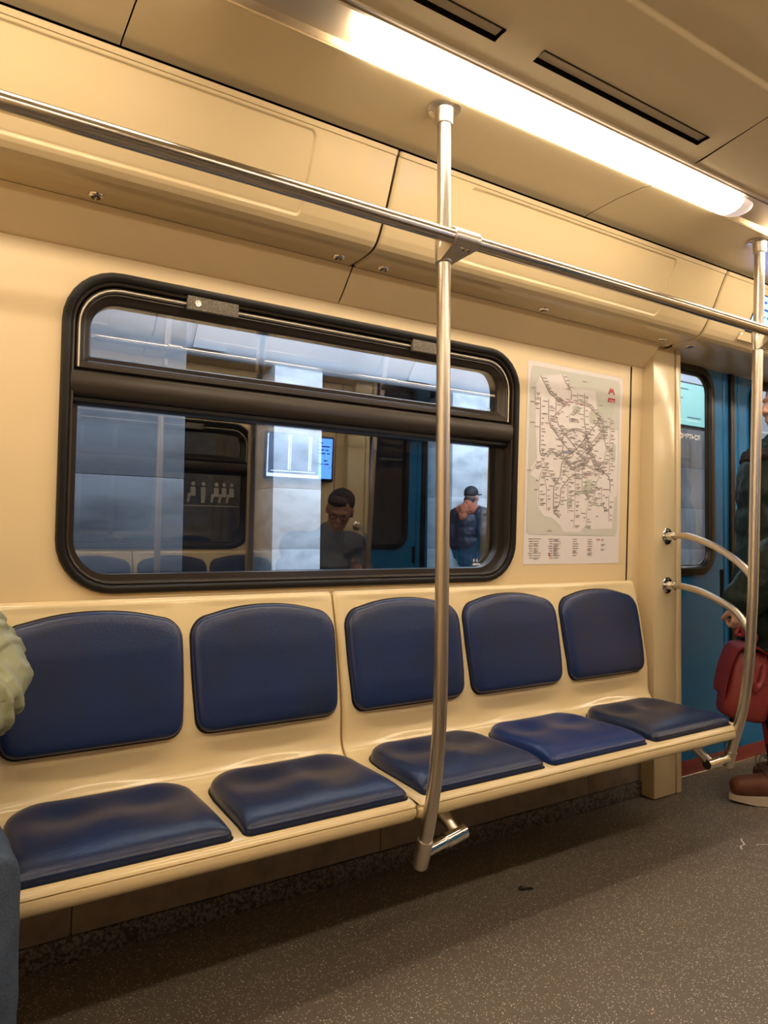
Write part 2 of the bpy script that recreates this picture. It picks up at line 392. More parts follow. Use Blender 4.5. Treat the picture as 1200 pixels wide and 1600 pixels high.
def build_lockers(side):
    secs = [(XL, -.475, None), (-.475, .992, (-.23, .755)), (.992, 2.46, (1.245, 2.170)), (2.46, 3.84, None), (3.84, XR, None)]
    labels = [
        ('cream overhead locker at the far left end of the wall side', 'cream overhead locker left of the window joint, with long recessed field and two keyholes', 'cream overhead locker above the map, between two joints, with recessed rectangular field', 'cream overhead locker above the blue doors carrying the blue screen', 'cream overhead locker beyond the blue doors'),
        ('cream overhead locker at the left end above the opposite bench', 'cream overhead locker over the opposite window, left of the joint, seen reflected', 'cream overhead locker over the opposite screen, right of the joint, seen reflected', 'cream overhead locker above the opposite blue doors, seen reflected', 'cream overhead locker beyond the opposite blue doors')][side]
    for i, (a, b, rec) in enumerate(secs):
        if side == 1 and i in (0, 4): pass
        t = thing('overhead_locker', ((a+b)/2, 1.62, 1.793), labels[i], 'locker', 'overhead lockers')
        g = .0032
        xs = [a+g, a+g+.002, a+g+.004, a+g+.008, a+g+.012]
        N = 24
        xs += [lerp(a+.02, b-.02, k/N) for k in range(N+1)]
        xs += [b-g-.012, b-g-.008, b-g-.004, b-g-.002, b-g]
        if rec:
            for e in rec: xs += [e+.0015*k for k in range(-12, 4)]+[e-.0015*k for k in range(4, 12)]
        xs = sorted(set(xs))
        ss = [k/240 for k in range(241)]
        pr = [prof_at(LOCKER, s) for s in ss]
        if i == 3: pr = [(1.93, 1.7955), (1.85, 1.795), (1.79, 1.794)]+pr
        nrm = []
        for k in range(len(pr)):
            p, q = pr[max(k-1, 0)], pr[min(k+1, len(pr)-1)]
            dy, dz = q[0]-p[0], q[1]-p[1]; l = math.hypot(dy, dz); nrm.append((-dz/l, dy/l))
        # outward (towards the cabin) is -y / -z
        rings = []
        for x in xs:
            row = []
            e = min(x-(a+g), (b-g)-x); edge = -.006*max(0, 1-e/.008)**2
            for (y, z), (ny, nz) in zip(pr, nrm):
                if ny > 0 or (abs(ny) < .2 and nz > 0): ny, nz = -ny, -nz
                d = edge
                if rec:
                    s = sd_rr(x, z, rec[0], rec[1], 1.824, 1.999, .014)
                    d -= .0055*min(1, max(0, (.002-s)/.004))
                # slim raised lip along the top edge
                if z > 2.008: d += .003
                row.append((x, y+ny*d, z+nz*d))
            rings.append(row)
        mb = MB(); mb.loft(rings, False, False)
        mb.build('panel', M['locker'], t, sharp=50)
        # keyhole locks on the underside
        lk = {0: [-1.8, -.62], 1: [.291, .926], 2: [1.073, 1.717, 2.352], 3: [2.528, 3.72], 4: [3.95, 5.2]}[i]
        for x in lk:
            q = MB(); 
            y = 1.70
            for (r0, r1, z0, z1) in ((.018, .0168, 1.7935, 1.7900), (.0168, .0115, 1.7900, 1.7878)):
                q.loft([[(x+r*math.cos(2*math.pi*k/20), y+r*math.sin(2*math.pi*k/20), z) for k in range(20)] for r, z in ((r0, z0), (r1, z1))], True, True)
            q.mi = 1
            q.tube([(x, y, 1.7882), (x, y, 1.7868)], .0105, 16)
            q.mi = 0
            q.box(x-.002, x+.002, y-.008, y+.008, 1.7858, 1.7885)
            q.build('key_lock', [M['chrome'], M['rubber']], t)

def build_ceiling():
    mb = MB(); dk = MB()
    def panel(x0, x1, prof):
        g = .0016
        mb.extrude_x(prof, x0+g, x1-g, closed=False)
    vent = [(.36, .945), (1.052, 1.636)]
    for s in (0, 1):
        f = (lambda p: p) if s == 0 else (lambda p: [(2*YC-y, z) for y, z in p])
        side = [(1.505, 2.032), (1.488, 2.0355), (1.38, 2.040), (1.290, 2.0365), (1.268, 2.030), (1.262, 2.030), (1.260, 2.040)]
        for a, b in ((XL, .298), (.298, 1.700), (1.700, 3.10), (3.10, XR)): panel(a, b, f(side))
        # trough the lamps sit in
        tr = [(1.260, 2.034), (1.258, 2.050), (1.22, 2.058), (1.16, 2.054), (1.1535, 2.046), (1.153, 2.034), (1.151, 2.030), (1.143, 2.029), (1.1425, 2.033), (1.137, 2.033), (1.136, 2.029), (1.131, 2.029), (1.130, 2.036)]
        m2 = MB(); m2.extrude_x(f(tr), XL, XR, closed=False)
        tag(m2.build('trim_4', M['channel']), kind='structure')
    def zc(y):
        u = abs(y-YC); q = min(1, max(0, (.222-u)/.012))
        return 2.034+.007*q*q*(3-2*q) + (.030*(1-min(1, max(0, (u-.26)/.19))) if u > .26 else .030+.016*(1-(u/.26)**2))
    def sheet(x0, x1, y0, y1, holes=()):
        g = .0016
        if holes:
            holed(mb, [(x0+g, y0), (x1-g, y0), (x1-g, y1), (x0+g, y1)], [list(h) for h in holes], lambda a, b: (a, b, zc(b)))
        else:
            ys = sorted([lerp(y0, y1, k/16) for k in range(17)]+[q for sg in (1, -1) for q in [YC+sg*(.208+.0015*k) for k in range(12)] if y0 < q < y1 or y1 < q < y0])
            mb.extrude_x([(y, zc(y)) for y in ys], x0+g, x1-g, closed=False)
    h = [[(a, 1.042), (b, 1.042), (b, 1.077), (a, 1.077)] for a, b in vent]
    for a, b, hs in ((XL, .20, ()), (.20, 1.702, h), (1.702, 3.2, ()), (3.2, XR, ())):
        if hs: sheet(a, b, .955, 1.131, hs)
        else: sheet(a, b, .955, 1.131)
        sheet(a, b, 2*YC-1.131, .955)
    mb.build('ceiling', M['ceil'])
    tag(bpy.data.objects['ceiling'], kind='structure')
    dk.quad((XL, -.33, 2.125), (XR, -.33, 2.125), (XR, 1.65, 2.125), (XL, 1.65, 2.125))
    tag(dk.build('ceiling_void', M['dark']), kind='structure')
    for i, (a, b) in enumerate(vent):
        t = thing('ceiling_vent', ((a+b)/2, 1.06, 2.04), ['slot ceiling vent cut off by the top of the picture, left of the whole one', 'whole slot ceiling vent above the lit tube lamp, nearest the right edge'][i], 'vent', 'slot vents in the ceiling')
        z0 = zc(1.06)
        fr = MB(); 
        fr.quad((a, 1.042, z0), (b, 1.042, z0), (b, 1.042, z0+.03), (a, 1.042, z0+.03))
        fr.quad((a, 1.077, z0), (b, 1.077, z0), (b, 1.077, z0+.03), (a, 1.077, z0+.03))
        fr.quad((a, 1.042, z0), (a, 1.077, z0), (a, 1.077, z0+.03), (a, 1.042, z0+.03))
        fr.quad((b, 1.042, z0), (b, 1.077, z0), (b, 1.077, z0+.03), (b, 1.042, z0+.03))
        fr.quad((a, 1.042, z0+.03), (b, 1.042, z0+.03), (b, 1.077, z0+.03), (a, 1.077, z0+.03))
        fr.build('vent_box', M['dark'], t)
        bl = MB(); bl.box(a+.004, b-.004, 1.050, 1.071, z0+.006, z0+.009); bl.build('louvre_blade', M['vent'], t)
        for k in range(1, 4):
            q = MB(); x = lerp(a, b, k/4); q.box(x-.002, x+.002, 1.043, 1.076, z0+.010, z0+.022); q.build('rib', M['vent'], t)

def build_lamps(side):
    names = ['third', 'second', 'lit', 'next', 'last']
    L = [['long tube lamp at the far left end of the wall-side row', 'tube lamp whose rounded end shows at the top edge, left of the bright lamp', 'bright tube lamp glowing whole across the ceiling above the pole', 'tube lamp at the right, above the blue doors past the bright one', 'tube lamp at the far right end of the wall-side row'],
         ['tube lamp at the far left end of the row across the aisle', 'second tube lamp from the left in the row across the aisle', 'middle tube lamp of the row across the aisle', 'second tube lamp from the right in the row across the aisle', 'tube lamp at the far right end of the row across the aisle']][side]
    for i, n in enumerate((-2, -1, 0, 1, 2)):
        x0, x1 = .69+1.6*n, 2.075+1.6*n
        t = thing('tube_lamp', ((x0+x1)/2, 1.208, 2.03), L[i], 'lamp', 'ceiling tube lamps')
        def sec(x, s, drop=1.):
            return [(x, 1.2065+s*.0455*math.cos(math.pi*k/14), 2.034-.030*drop*math.sin(math.pi*k/14)*1.0) for k in range(15)]
        d = MB(); d.loft([sec(lerp(x0+.08, x1-.08, k/6), 1) for k in range(7)], True, True); d.build('diffuser', M['lamp'], t)
        q = MB(); q.box(x0+.1, x1-.1, 1.18, 1.235, 2.033, 2.056); q.build('mounting_base', M['channel'], t)
        for xa, sg in ((x0+.08, -1), (x1-.08, 1)):
            c = MB(); rings = []
            for k in range(9):
                q = k/8*.985; rings.append(sec(xa+sg*.08*q, math.sqrt(max(0, 1-q**4))*.999 if k else .999, math.sqrt(max(0, 1-q**2))*.999))
            c.loft(rings, True, True); c.build('end_cap', M['lampcap'] if sg > 0 else M['lamp'], t)

# ------------------------------------------------------------------ window
def build_window(side):
    t = thing('window_1' if side == 0 else 'window_2', W(.98, 0, .87), kind='structure')
    f = lambda x, d, z: W(x, d, z)
    mb = MB(f); ring_frame(mb, .244, 1.723, .868, 1.666, .135, [(0, -.004), (0, .010), (.004, .015), (.012, .016), (.019, .013), (.022, .006), (.022, -.06), (.006, -.06)])
    mb.build('rubber_seal', M['rubber'], t)
    mb = MB(f); ring_frame(mb, .2655, 1.7015, .8895, 1.6445, .115, [(0, -.06), (0, .004), (.004, .006), (.008, .004), (.009, -.030), (.0245, -.032), (.026, -.06)])
    mb.build('inner_frame', M['alu'], t)
    # transom bar
    tr = MB(f); pts = [(-.06, 1.352), (-.012, 1.352), (.000, 1.357), (.006, 1.364), (.007, 1.380), (.007, 1.400), (.004, 1.412), (-.004, 1.417), (-.012, 1.419), (-.06, 1.419)]
    tr.loft([[(x, d, z) for d, z in pts] for x in (.2665, 1.7005)], True, True); tr.build('transom', M['alu'], t)
    lip = MB(f); lip.loft([[(x, d, z) for d, z in ((-.06, 1.338), (-.020, 1.338), (-.014, 1.342), (-.014, 1.351), (-.06, 1.351))] for x in (.27, 1.697)], True, True); lip.build('lower_bead', M['rubber'], t)
    # tilting vent sash
    sa = MB(f); ring_frame(sa, .2765, 1.6905, 1.421, 1.6335, (.104, .104, .006, .006), [(0, -.06), (0, -.008), (.003, -.004), (.013, -.004), (.016, -.009), (.019, -.009), (.024, -.018), (.033, -.022), (.0385, -.030), (.0385, -.06)])
    sash = sa.build('vent_sash', M['alu'], t)
    ln = MB(f)
    path = [(x, z) for x, z in rrect(.2845, 1.6825, 1.40, 1.6255, (.097, .097, .004, .004)) if z > 1.43]
    ln.tube([(path[0][0], -.0025, 1.424)]+[(x, -.0025, z) for x, z in path]+[(path[-1][0], -.0025, 1.424)], .0021, 8)
    ln.build('bright_strip', M['cream_line'], sash)
    for xa, xb, kk in ((.543, .683, True), (1.262, 1.392, False)):
        la = MB(f); la.box(xa, xb, -.004, .010, 1.609, 1.6455, .002)
        for xs in (xa+.042, xb-.022): la.box(xs, xs+.002, .006, .0104, 1.6085, 1.646)
        lo = la.build('vent_latch', M['latch'], sash)
        if kk:
            s = MB(f); s.tube([(xa+.028, .009, 1.628), (xa+.028, .0115, 1.628)], .0085, 16); s.tube([(xa+.0285, .011, 1.627), (xa+.0285, .0135, 1.627)], .004, 10); s.build('lock_screw', M['chrome'], lo)
    f2 = lambda x, d, z: W(x, d-.018*(z-1.12), z)
    f3 = lambda x, d, z: W(x, d+.043*(z-1.51), z)
    g = MB(f3); slab(g, rrect(.300, 1.667, 1.434, 1.598, (.07, .07, .008, .008)), -.038, -.034); g.build('upper_pane', M['glass'], t)
    g = MB(f2); slab(g, rrect(.288, 1.679, .9105, 1.349, (.006, .006, .09, .09)), -.052, -.048); lp = g.build('lower_pane', M['glass'], t)
    if side == 0:
        for body, x, z, s, d in (('6 6', 1.572, .934, .018, -.0400), ('6', 1.617, 1.474, .018, -.0360)):
            vs, fs = text_mesh(body, s); e = MB(f); e.smooth = False
            e.add([(x+a, d, z+b) for a, b, c in vs], fs)
            for k in range(5 if s > 0 and len(body) > 1 else 2): e.quad((x+k*.007, d, z-.012), (x+k*.007+.005, d, z-.012), (x+k*.007+.005, d, z-.005), (x+k*.007, d, z-.005))
            e.build('glass_mark', M['etch'], t)
    else:
        e = MB(f)       # white pictograms of seated and standing passengers on the glass
        d = -.0440
        for k, xx in enumerate((1.355, 1.42, 1.505, 1.555, 1.605)):
            n = 10; h = 1.275
            slab(e, [(xx+.013*math.cos(2*math.pi*q/n), h+.013*math.sin(2*math.pi*q/n)) for q in range(n)], d, d+.0006)
            slab(e, [(xx-.016, h-.02), (xx+.014, h-.02), (xx+.018, h-.065), (xx-.016, h-.065)], d, d+.0006)
            if k in (0, 2, 3, 4): slab(e, [(xx-.03, h-.06), (xx+.018, h-.06), (xx+.016, h-.078), (xx-.014, h-.078), (xx-.022, h-.115), (xx-.036, h-.115)], d, d+.0007)
            else: slab(e, [(xx-.014, h-.06), (xx+.016, h-.06), (xx+.012, h-.12), (xx-.01, h-.12)], d, d+.0007)
        slab(e, [(1.30, 1.135), (1.66, 1.135), (1.66, 1.141), (1.30, 1.141)], d, d+.0006)
        e.build('priority_seat_sticker', M['sticker'], t)
    # outer pane surround closes the opening in the car skin
    o = MB(f); ring_frame(o, .236, 1.731, .86, 1.674, .14, [(0, -.095), (0, -.088), (.055, -.088), (.055, -.095)]); o.build('outer_surround', M['rubber'], t)

# ------------------------------------------------------------------ seats
def cushion(mb, outline, h, base, n_in=9, dish=None, edge=2.2):
    """upholstered pad: outline [(a,b)], base(a,b,h)->xyz, puffed to height h"""
    cx = sum(a for a, b in outline)/len(outline); cz = sum(b for a, b in outline)/len(outline)
    rings = []
    for k in range(n_in+1):
        t = k/n_in
        sc = 1-.22*t**1.6 if k < n_in else .78
        hh = h*(1-(1-t)**edge)**(1/edge)
        rings.append([(lerp(cx, a, sc), lerp(cz, b, sc), hh) for a, b in outline])
    for sc in (.71, .64, .57, .50, .43, .36, .29, .22, .15, .08): rings.append([(lerp(cx, a, sc), lerp(cz, b, sc), h) for a, b in outline])
    out = []
    for r in rings:
        out.append([base(a, b, hh-(dish(a, b)*min(1, hh/h) if dish else 0)) for a, b, hh in r])
    mb.loft(out, True, False)
    n = len(outline); last = len(mb.v)-n
    mb.f.append(list(range(last, last+n))); mb.m.append(mb.mi); mb.sm.append(True)

def back_y(z):
    for (a, b) in zip(SHELL, SHELL[1:]):
        if b[1] <= z <= a[1] and a[0] > 1.73: return lerp(a[0], b[0], (a[1]-z)/(a[1]-b[1]))
    return 1.74
def seat_z(y):
    for (a, b) in zip(SHELL[10:], SHELL[11:]):
        if b[0] <= y <= a[0] and b[1] < .45: return lerp(a[1], b[1], (a[0]-y)/(a[0]-b[0]))
    return .385

def back_outline(cx):
    w0, w1 = .199, .205
    pts = []
    for ang in range(0, 91, 15): pts.append((cx+w0-.038+.038*math.cos(math.radians(-90+ang)), .520+.038+.038*math.sin(math.radians(-90+ang))))
    for k in range(1, 6): pts.append((cx+lerp(w0, w1, k/6)+.002*math.sin(math.pi*k/6), lerp(.558, .750, k/6)))
    for ang in range(0, 86, 12): pts.append((cx+w1-.058+.058*math.cos(math.radians(ang)), .750+.058*math.sin(math.radians(ang))))
    for k in range(1, 12):
        u = lerp(.70, -.70, k/12); pts.append((cx+w1*u, .8285-.020*(abs(u)/.72)**2.2))
    for ang in range(84, -1, -12): pts.append((cx-w1+.058-.058*math.cos(math.radians(ang)), .750+.058*math.sin(math.radians(ang))))
    for k in range(1, 6): pts.append((cx-lerp(w1, w0, k/6)-.002*math.sin(math.pi*k/6), lerp(.750, .558, k/6)))
    for ang in range(0, 91, 15): pts.append((cx-w0+.038-.038*math.cos(math.radians(ang)), .558-.038*math.sin(math.radians(ang))))
    for k in range(1, 8): pts.append((lerp(cx-w0+.038, cx+w0-.038, k/8), .520))
    return pts
def seat_outline(cx):
    w = .2035; pts = []
    y0, y1 = 1.391, 1.708
    def arc(px, py, r, a0, a1, n):
        for k in range(n+1):
            a = math.radians(lerp(a0, a1, k/n)); pts.append((px+r*math.cos(a), py+r*math.sin(a)))
    arc(cx+w-.016, y0+.016, .016, -90, 0, 5)
    for k in range(1, 8): pts.append((cx+w-.004*k/8-.002, lerp(y0+.022, y1-.075, k/8)))
    arc(cx+w-.008-.075, y1-.075, .075, 0, 90, 8)
    for k in range(1, 10): pts.append((lerp(cx+w-.083, cx-w+.083, k/10), y1-.004*math.sin(math.pi*k/10)))
    arc(cx-w+.083, y1-.075, .075, 90, 180, 8)
    for k in range(1, 8): pts.append((cx-w+.004*(1-k/8)+.002, lerp(y1-.075, y0+.022, k/8)))
    arc(cx-w+.016, y0+.016, .016, 180, 270, 5)
    for k in range(1, 12): pts.append((lerp(cx-w+.016, cx+w-.016, k/12), y0))
    return pts

def build_bench(x0, x1, centres, label, bright=None):
    t = thing('bench_seat', ((x0+x1)/2, 1.60, .343), label, 'bench', 'three-place moulded benches')
    mb = MB()
    # dense profile
    pr = [prof_at(SHELL[:-13], k/110) for k in range(110)]+SHELL[-13:]
    xs = [x0+.001, x0+.003, x0+.007, x0+.012]+[lerp(x0+.02, x1-.02, k/60) for k in range(61)]+[x1-.012, x1-.007, x1-.003, x1-.001]
    rings = []
    for x in xs:
        e = min(x-x0, x1-x); rd = .008*max(0, 1-e/.012)**2
        dmin = min(abs(x-c) for c in centres)
        row = []
        for k, (y, z) in enumerate(pr):
            p, q = pr[max(k-1, 0)], pr[min(k+1, len(pr)-1)]
            dy, dz = q[0]-p[0], q[1]-p[1]; l = math.hypot(dy, dz) or 1
            ny, nz = dz/l, -dy/l              # towards cabin
            if ny > 0.001 or (ny > -.3 and nz < 0 and z > .37): pass
            d = -rd
            # hollow behind each sitter between cushion pads
            if .43 < z < .52 and y > 1.70: d -= .010*math.exp(-((dmin)/.13)**2)*math.sin(math.pi*(z-.43)/.09)
            if .50 < z < .84 and y > 1.70 and dmin < .20: d -= .004*(1-(dmin/.20)**6)
            row.append((x, y+ny*d, z+nz*d))
        rings.append(row)
    mb.loft(rings, False, False)
    # closed ends and underside
    for x in (x0+.001, x1-.001):
        ring = rings[0] if x < (x0+x1)/2 else rings[-1]
        n = len(ring); mb.smooth = False
        under = [(x, 1.838, .343)]
        mb.add(ring+under, [tuple(range(n+1))]); mb.smooth = True
    mb.quad((x0, 1.45, .343), (x1, 1.45, .343), (x1, 1.838, .343), (x0, 1.838, .343))
    mb.build('moulded_shell', M['shell'], t, sharp=60)
    for i, c in enumerate(centres):
        bo = back_outline(c)
        base = lambda a, b, h: (a, back_y(b)+.002-h*.975, b+h*.2)
        q = MB(); cushion(q, bo, .027, base, edge=2.4)
        q.mi = 1
        big = [(c+(a-c)*1.017, .675+(b-.675)*1.022) for a, b in bo]
        q.loft([[base(a, b, -.004) for a, b in big], [base(a, b, .0035) for a, b in big], [base(c+(a-c)*.99, .675+(b-.675)*.985, .0035) for a, b in bo]], True, False)
        q.build('back_cushion', [M['leather'], M['seam']], t, sharp=70)
        so = seat_outline(c)
        def dish(a, b):
            u = (a-c)
            v = .012*(math.exp(-((u-.085)/.075)**2-((b-1.61)/.06)**2)+math.exp(-((u+.085)/.075)**2-((b-1.61)/.06)**2))
            v += .016*max(0, (1.47-b)/.08)**2          # rolls down to the front edge
            v -= .005*math.exp(-(u/.05)**2-((b-1.53)/.08)**2)
            return v
        sb = lambda a, b, h: (a, b-(.003 if h > .01 else 0), seat_z(max(b, 1.379))-.001+h)
        q = MB(); cushion(q, so, .036, sb, n_in=12, dish=dish, edge=2.1)
        q.mi = 1
        big = [(c+(a-c)*1.016, 1.547+(b-1.547)*1.018) for a, b in so]
        q.loft([[sb(a, b, -.004) for a, b in big], [sb(a, b, .002) for a, b in big], [sb(c+(a-c)*.98, 1.547+(b-1.547)*.98, .002) for a, b in so]], True, False)
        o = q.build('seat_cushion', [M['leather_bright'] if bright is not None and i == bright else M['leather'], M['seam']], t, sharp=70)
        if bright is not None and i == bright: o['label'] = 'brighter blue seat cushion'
    return t

# ------------------------------------------------------------------ rails and poles
def build_pole(x, right, labels, side):
    t = thing('grab_pole', (x, 1.31, 0.25), labels, 'pole', 'floor-length steel grab poles')
    P = MB()
    if not right:
        pts = [(.993, 1.310, 2.032), (.993, 1.306, 1.60), (.993, 1.303, 1.10), (.994, 1.304, .80), (.994, 1.306, .66), (.994, 1.311, .56), (.994, 1.323, .46), (.994, 1.342, .37), (.994, 1.362, .30)]
        foot = [(.994, 1.359, .308), (.994, 1.381, .238)]
        tj, te = (.994, 1.370, .272), (1.138, 1.392, .286)
        st = [(1.112, 1.390, .284), (1.092, 1.452, .345)]
    else:
        pts = [(2.342, 1.310, 2.032), (2.328, 1.311, 1.66), (2.315, 1.315, 1.25), (2.304, 1.318, .90), (2.301, 1.322, .77), (2.300, 1.333, .60), (2.300, 1.353, .46), (2.300, 1.380, .36), (2.300, 1.398, .30)]
        foot = [(2.300, 1.396, .305), (2.300, 1.412, .252)]
        tj, te = (2.300, 1.402, .282), (2.172, 1.404, .278)
        st = [(2.192, 1.404, .281), (2.150, 1.455, .345)]
    P.tube(spline(pts, 8), .0165, 24); P.build('pole', M['steel'], t)
    top = pts[0]
    F = MB()
    F.loft([[(top[0]+r*math.cos(2*math.pi*k/32), top[1]+r*math.sin(2*math.pi*k/32), z) for k in range(32)] for r, z in ((.041, 2.042), (.041, 2.034), (.039, 2.032), (.0235, 2.031), (.0225, 2.028), (.0215, 2.000), (.0195, 1.996), (.0168, 1.996))], True, True)
    fl = F.build('ceiling_flange', M['steel'], t)
    for a in (20, 140, 260):
        a = math.radians(a); s = MB(); s.tube([(top[0]+.032*math.cos(a), top[1]+.032*math.sin(a), 2.033), (top[0]+.032*math.cos(a), top[1]+.032*math.sin(a), 2.0295)], .005, 10); s.build('flange_screw', M['chrome'], fl)
    # clamp holding the overhead rail
    rp = pts[1]; zr = 1.712; xc = lerp(pts[0][0], pts[1][0], (2.032-zr)/(2.032-pts[1][2]))
    yp = lerp(pts[0][1], pts[1][1], (2.032-zr)/(2.032-pts[1][2]))
    C = MB(); xo = xc+.027
    C.tube([(xo-.037, 1.265, zr), (xo-.035, 1.265, zr), (xo+.035, 1.265, zr), (xo+.037, 1.265, zr)], 0, 28, True, [.0195, .0215, .0215, .0195])
    C.tube([(xc, yp, zr+.012), (xc, yp, zr+.010), (xc, yp, zr-.048), (xc, yp, zr-.050)], 0, 28, True, [.0195, .0210, .0210, .0195])
    # web between the two collars
    C.loft([[(xc-.0205, yp+.006, zr+.008), (xc-.0205, yp+.006, zr-.049), (xc-.0205, yp-.016, zr-.049), (xo-.036, 1.262, zr-.0200), (xo-.036, 1.262, zr-.004)],
            [(xc+.0205, yp+.006, zr+.008), (xc+.0205, yp+.006, zr-.049), (xc+.0205, yp-.016, zr-.049), (xo+.036, 1.262, zr-.0200), (xo+.036, 1.262, zr-.004)]], True, True)
    cl = C.build('rail_clamp', M['steel'], t)
    for px_, py_, pz_ in ((xc-.012, yp-.0195, zr-.030), (xo-.004, 1.268, zr-.0245), (xo+.012, 1.268, zr-.0240)):
        s = MB(); s.tube([(px_, py_, pz_), (px_, py_-.004, pz_-.003)], .0030, 8); s.build('clamp_screw', M['chrome'], cl)
    Q = MB(); Q.tube([foot[0], tuple(lerp(a, b, .04) for a, b in zip(*foot)), tuple(lerp(a, b, .96) for a, b in zip(*foot)), foot[1]], 0, 24, True, [.0185, .0195, .0195, .018]); Q.build('foot_socket', M['steel'], t)
    A = MB(); mid = tuple(lerp(a, b, .52) for a, b in zip(tj, te))
    A.tube([tj, mid], .0145, 20); A.tube([mid, tuple(lerp(a, b, .97) for a, b in zip(mid, te)), te], 0, 20, True, [.0185, .0185, .0165]); A.build('side_arm', M['chrome'], t)
    S = MB(); S.tube([st[0], tuple(lerp(a, b, .5) for a, b in zip(*st))], .0150, 20); S.tube([tuple(lerp(a, b, .48) for a, b in zip(*st)), st[1]], .0165, 20); S.build('seat_bracket', M['steel'], t)

def build_rail(side, label):
    t = thing('overhead_handrail', (1.4, 1.265, 1.712), label, 'handrail')
    R_ = MB(); R_.tube([(XL+.05, 1.265, 1.704), (.2, 1.265, 1.709), (XR-.05, 1.265, 1.719)], .0168, 28)
    R_.build('rail', M['steel_x'], t)

def build_grab_bars(side):
    L = [('upper curved steel grab bar from the cream column to the right pole', 'lower curved steel grab bar from the cream column to the right pole'),
         ('upper curved grab bar beside the opposite doors, seen reflected', 'lower curved grab bar beside the opposite doors, held by the reflected man')][side]
    for i, pts in enumerate(([(2.478, 1.745, 1.032), (2.450, 1.697, 1.034), (2.425, 1.633, 1.031), (2.382, 1.522, 1.004), (2.346, 1.426, .965), (2.323, 1.366, .932), (2.306, 1.322, .897)],
                             [(2.478, 1.745, .836), (2.455, 1.705, .839), (2.437, 1.663, .838), (2.396, 1.556, .824), (2.346, 1.427, .787), (2.323, 1.368, .750), (2.303, 1.326, .706)])):
        z = pts[0][2]
        t = thing('grab_bar', (2.478, 1.77, z), L[i], 'grab bar', 'curved bars at the bench end')
        b = MB(); b.tube(spline([(2.478, 1.765, z)]+pts, 8), .0125, 20); b.build('bar', M['steel'], t)
        f = MB(); n = 28
        f.loft([[(2.478+r*math.cos(2*math.pi*k/n), y, z+r*math.sin(2*math.pi*k/n)) for k in range(n)] for r, y in ((.033, 1.771), (.033, 1.767), (.030, 1.7645), (.018, 1.763), (.0165, 1.758), (.0165, 1.733), (.0145, 1.731))], True, True)
        fo = f.build('wall_flange', M['chrome'], t)
        for a in (90, 210, 330):
            a = math.radians(a); s = MB(); s.tube([(2.478+.025*math.cos(a), 1.7655, z+.025*math.sin(a)), (2.478+.025*math.cos(a), 1.762, z+.025*math.sin(a))], .004, 8); s.build('flange_screw', M['steel'], fo)

# ------------------------------------------------------------------ doors
def build_doors(side):
    yd = 1.895
    for i, (a, b, gx0, gx1) in enumerate(((2.555, 3.118, 2.60, 2.99), (3.152, 3.72, 3.282, 3.672))):
        t = thing('door_%d' % (i+1+2*side), ((a+b)/2, yd, .03), kind='structure')
        leaf = MB()
        hole = rrect(gx0+.012, gx1-.012, .874, 1.788, .10)
        holed(leaf, [(a, .02), (b, .02), (b, 1.86), (a, 1.86)], [hole], lambda x, z: (x, yd, z))
        holed(leaf, [(a, .02), (b, .02), (b, 1.86), (a, 1.86)], [hole], lambda x, z: (x, yd+.03, z))
        leaf.loft([[(x, yd, z) for x, z in hole], [(x, yd+.03, z) for x, z in hole]], True, False)
        leaf.box(a, a+.001, yd, yd+.03, .02, 1.86); leaf.box(b-.001, b, yd, yd+.03, .02, 1.86)
        # pressed vertical rib near the closing edge
        xr = b-.045 if i == 0 else a+.040
        leaf.tube([(xr, yd+.001, .05), (xr, yd+.001, 1.80)], .006, 8)
        leaf.build('leaf', M['door'], t)
        fm = lambda x, d, z: (x, yd-d, z)
        fr = MB(fm); ring_frame(fr, gx0, gx1, .863, 1.80, .112, [(0, -.002), (0, .010), (.008, .014), (.030, .014), (.038, .006), (.040, -.004)])
        fr.build('window_seal', M['rubber'], t)
        ch = MB(fm); ring_frame(ch, gx0+.033, gx1-.033, .896, 1.767, .085, [(0, -.012), (0, .002), (.003, .002), (.008, -.006), (.012, -.007), (.012, -.012)]); ch.build('inner_trim', M['alu'], t)
        g = MB(fm); slab(g, rrect(gx0+.04, gx1-.04, .903, 1.760, .075), -.014, -.010); g.build('pane', M['door_glass'], t)
        s = MB()
        if i == 0: s.box(b-.006, b+.016, yd-.014, yd+.034, .02, 1.85, .006)
        else: s.box(a-.016, a+.003, yd-.010, yd+.034, .02, 1.85, .006)
        s.build('edge_seal', M['rubber'], t)
        if i == 0:
            hd = MB(); hd.box(3.040, 3.066, yd-.0015, yd+.004, .755, .885); hd.build('pull_recess', M['dark'], t)
        if side == 0:
            vs, fs = text_mesh('не прислоняться', .040, .0007); w = max(v[0] for v in vs)
            e = MB(); e.smooth = False; x0 = (2.905-w) if i == 0 else 3.36
            e.add([(x0+u, yd+.0085, 1.468+v) for u, v, c in vs], fs); e.build('door_sticker', M['etch'], t)
    h = MB(); h.box(2.53, 3.74, 1.80, 1.94, 1.80, 1.87, .004)
    tag(h.build('trim_5', M['column']), kind='structure')
    s = MB()
    s.extrude_x([(1.878, .004), (1.893, .060), (1.94, .064), (1.94, -.03), (1.878, -.03)], 2.55, 3.74); tag(s.build('trim_6', M['red']), kind='structure')
    s = MB(); s.box(2.569, 3.70, 1.868, 1.879, 0, .008, .002); tag(s.build('trim_7', M['strip']), kind='structure')

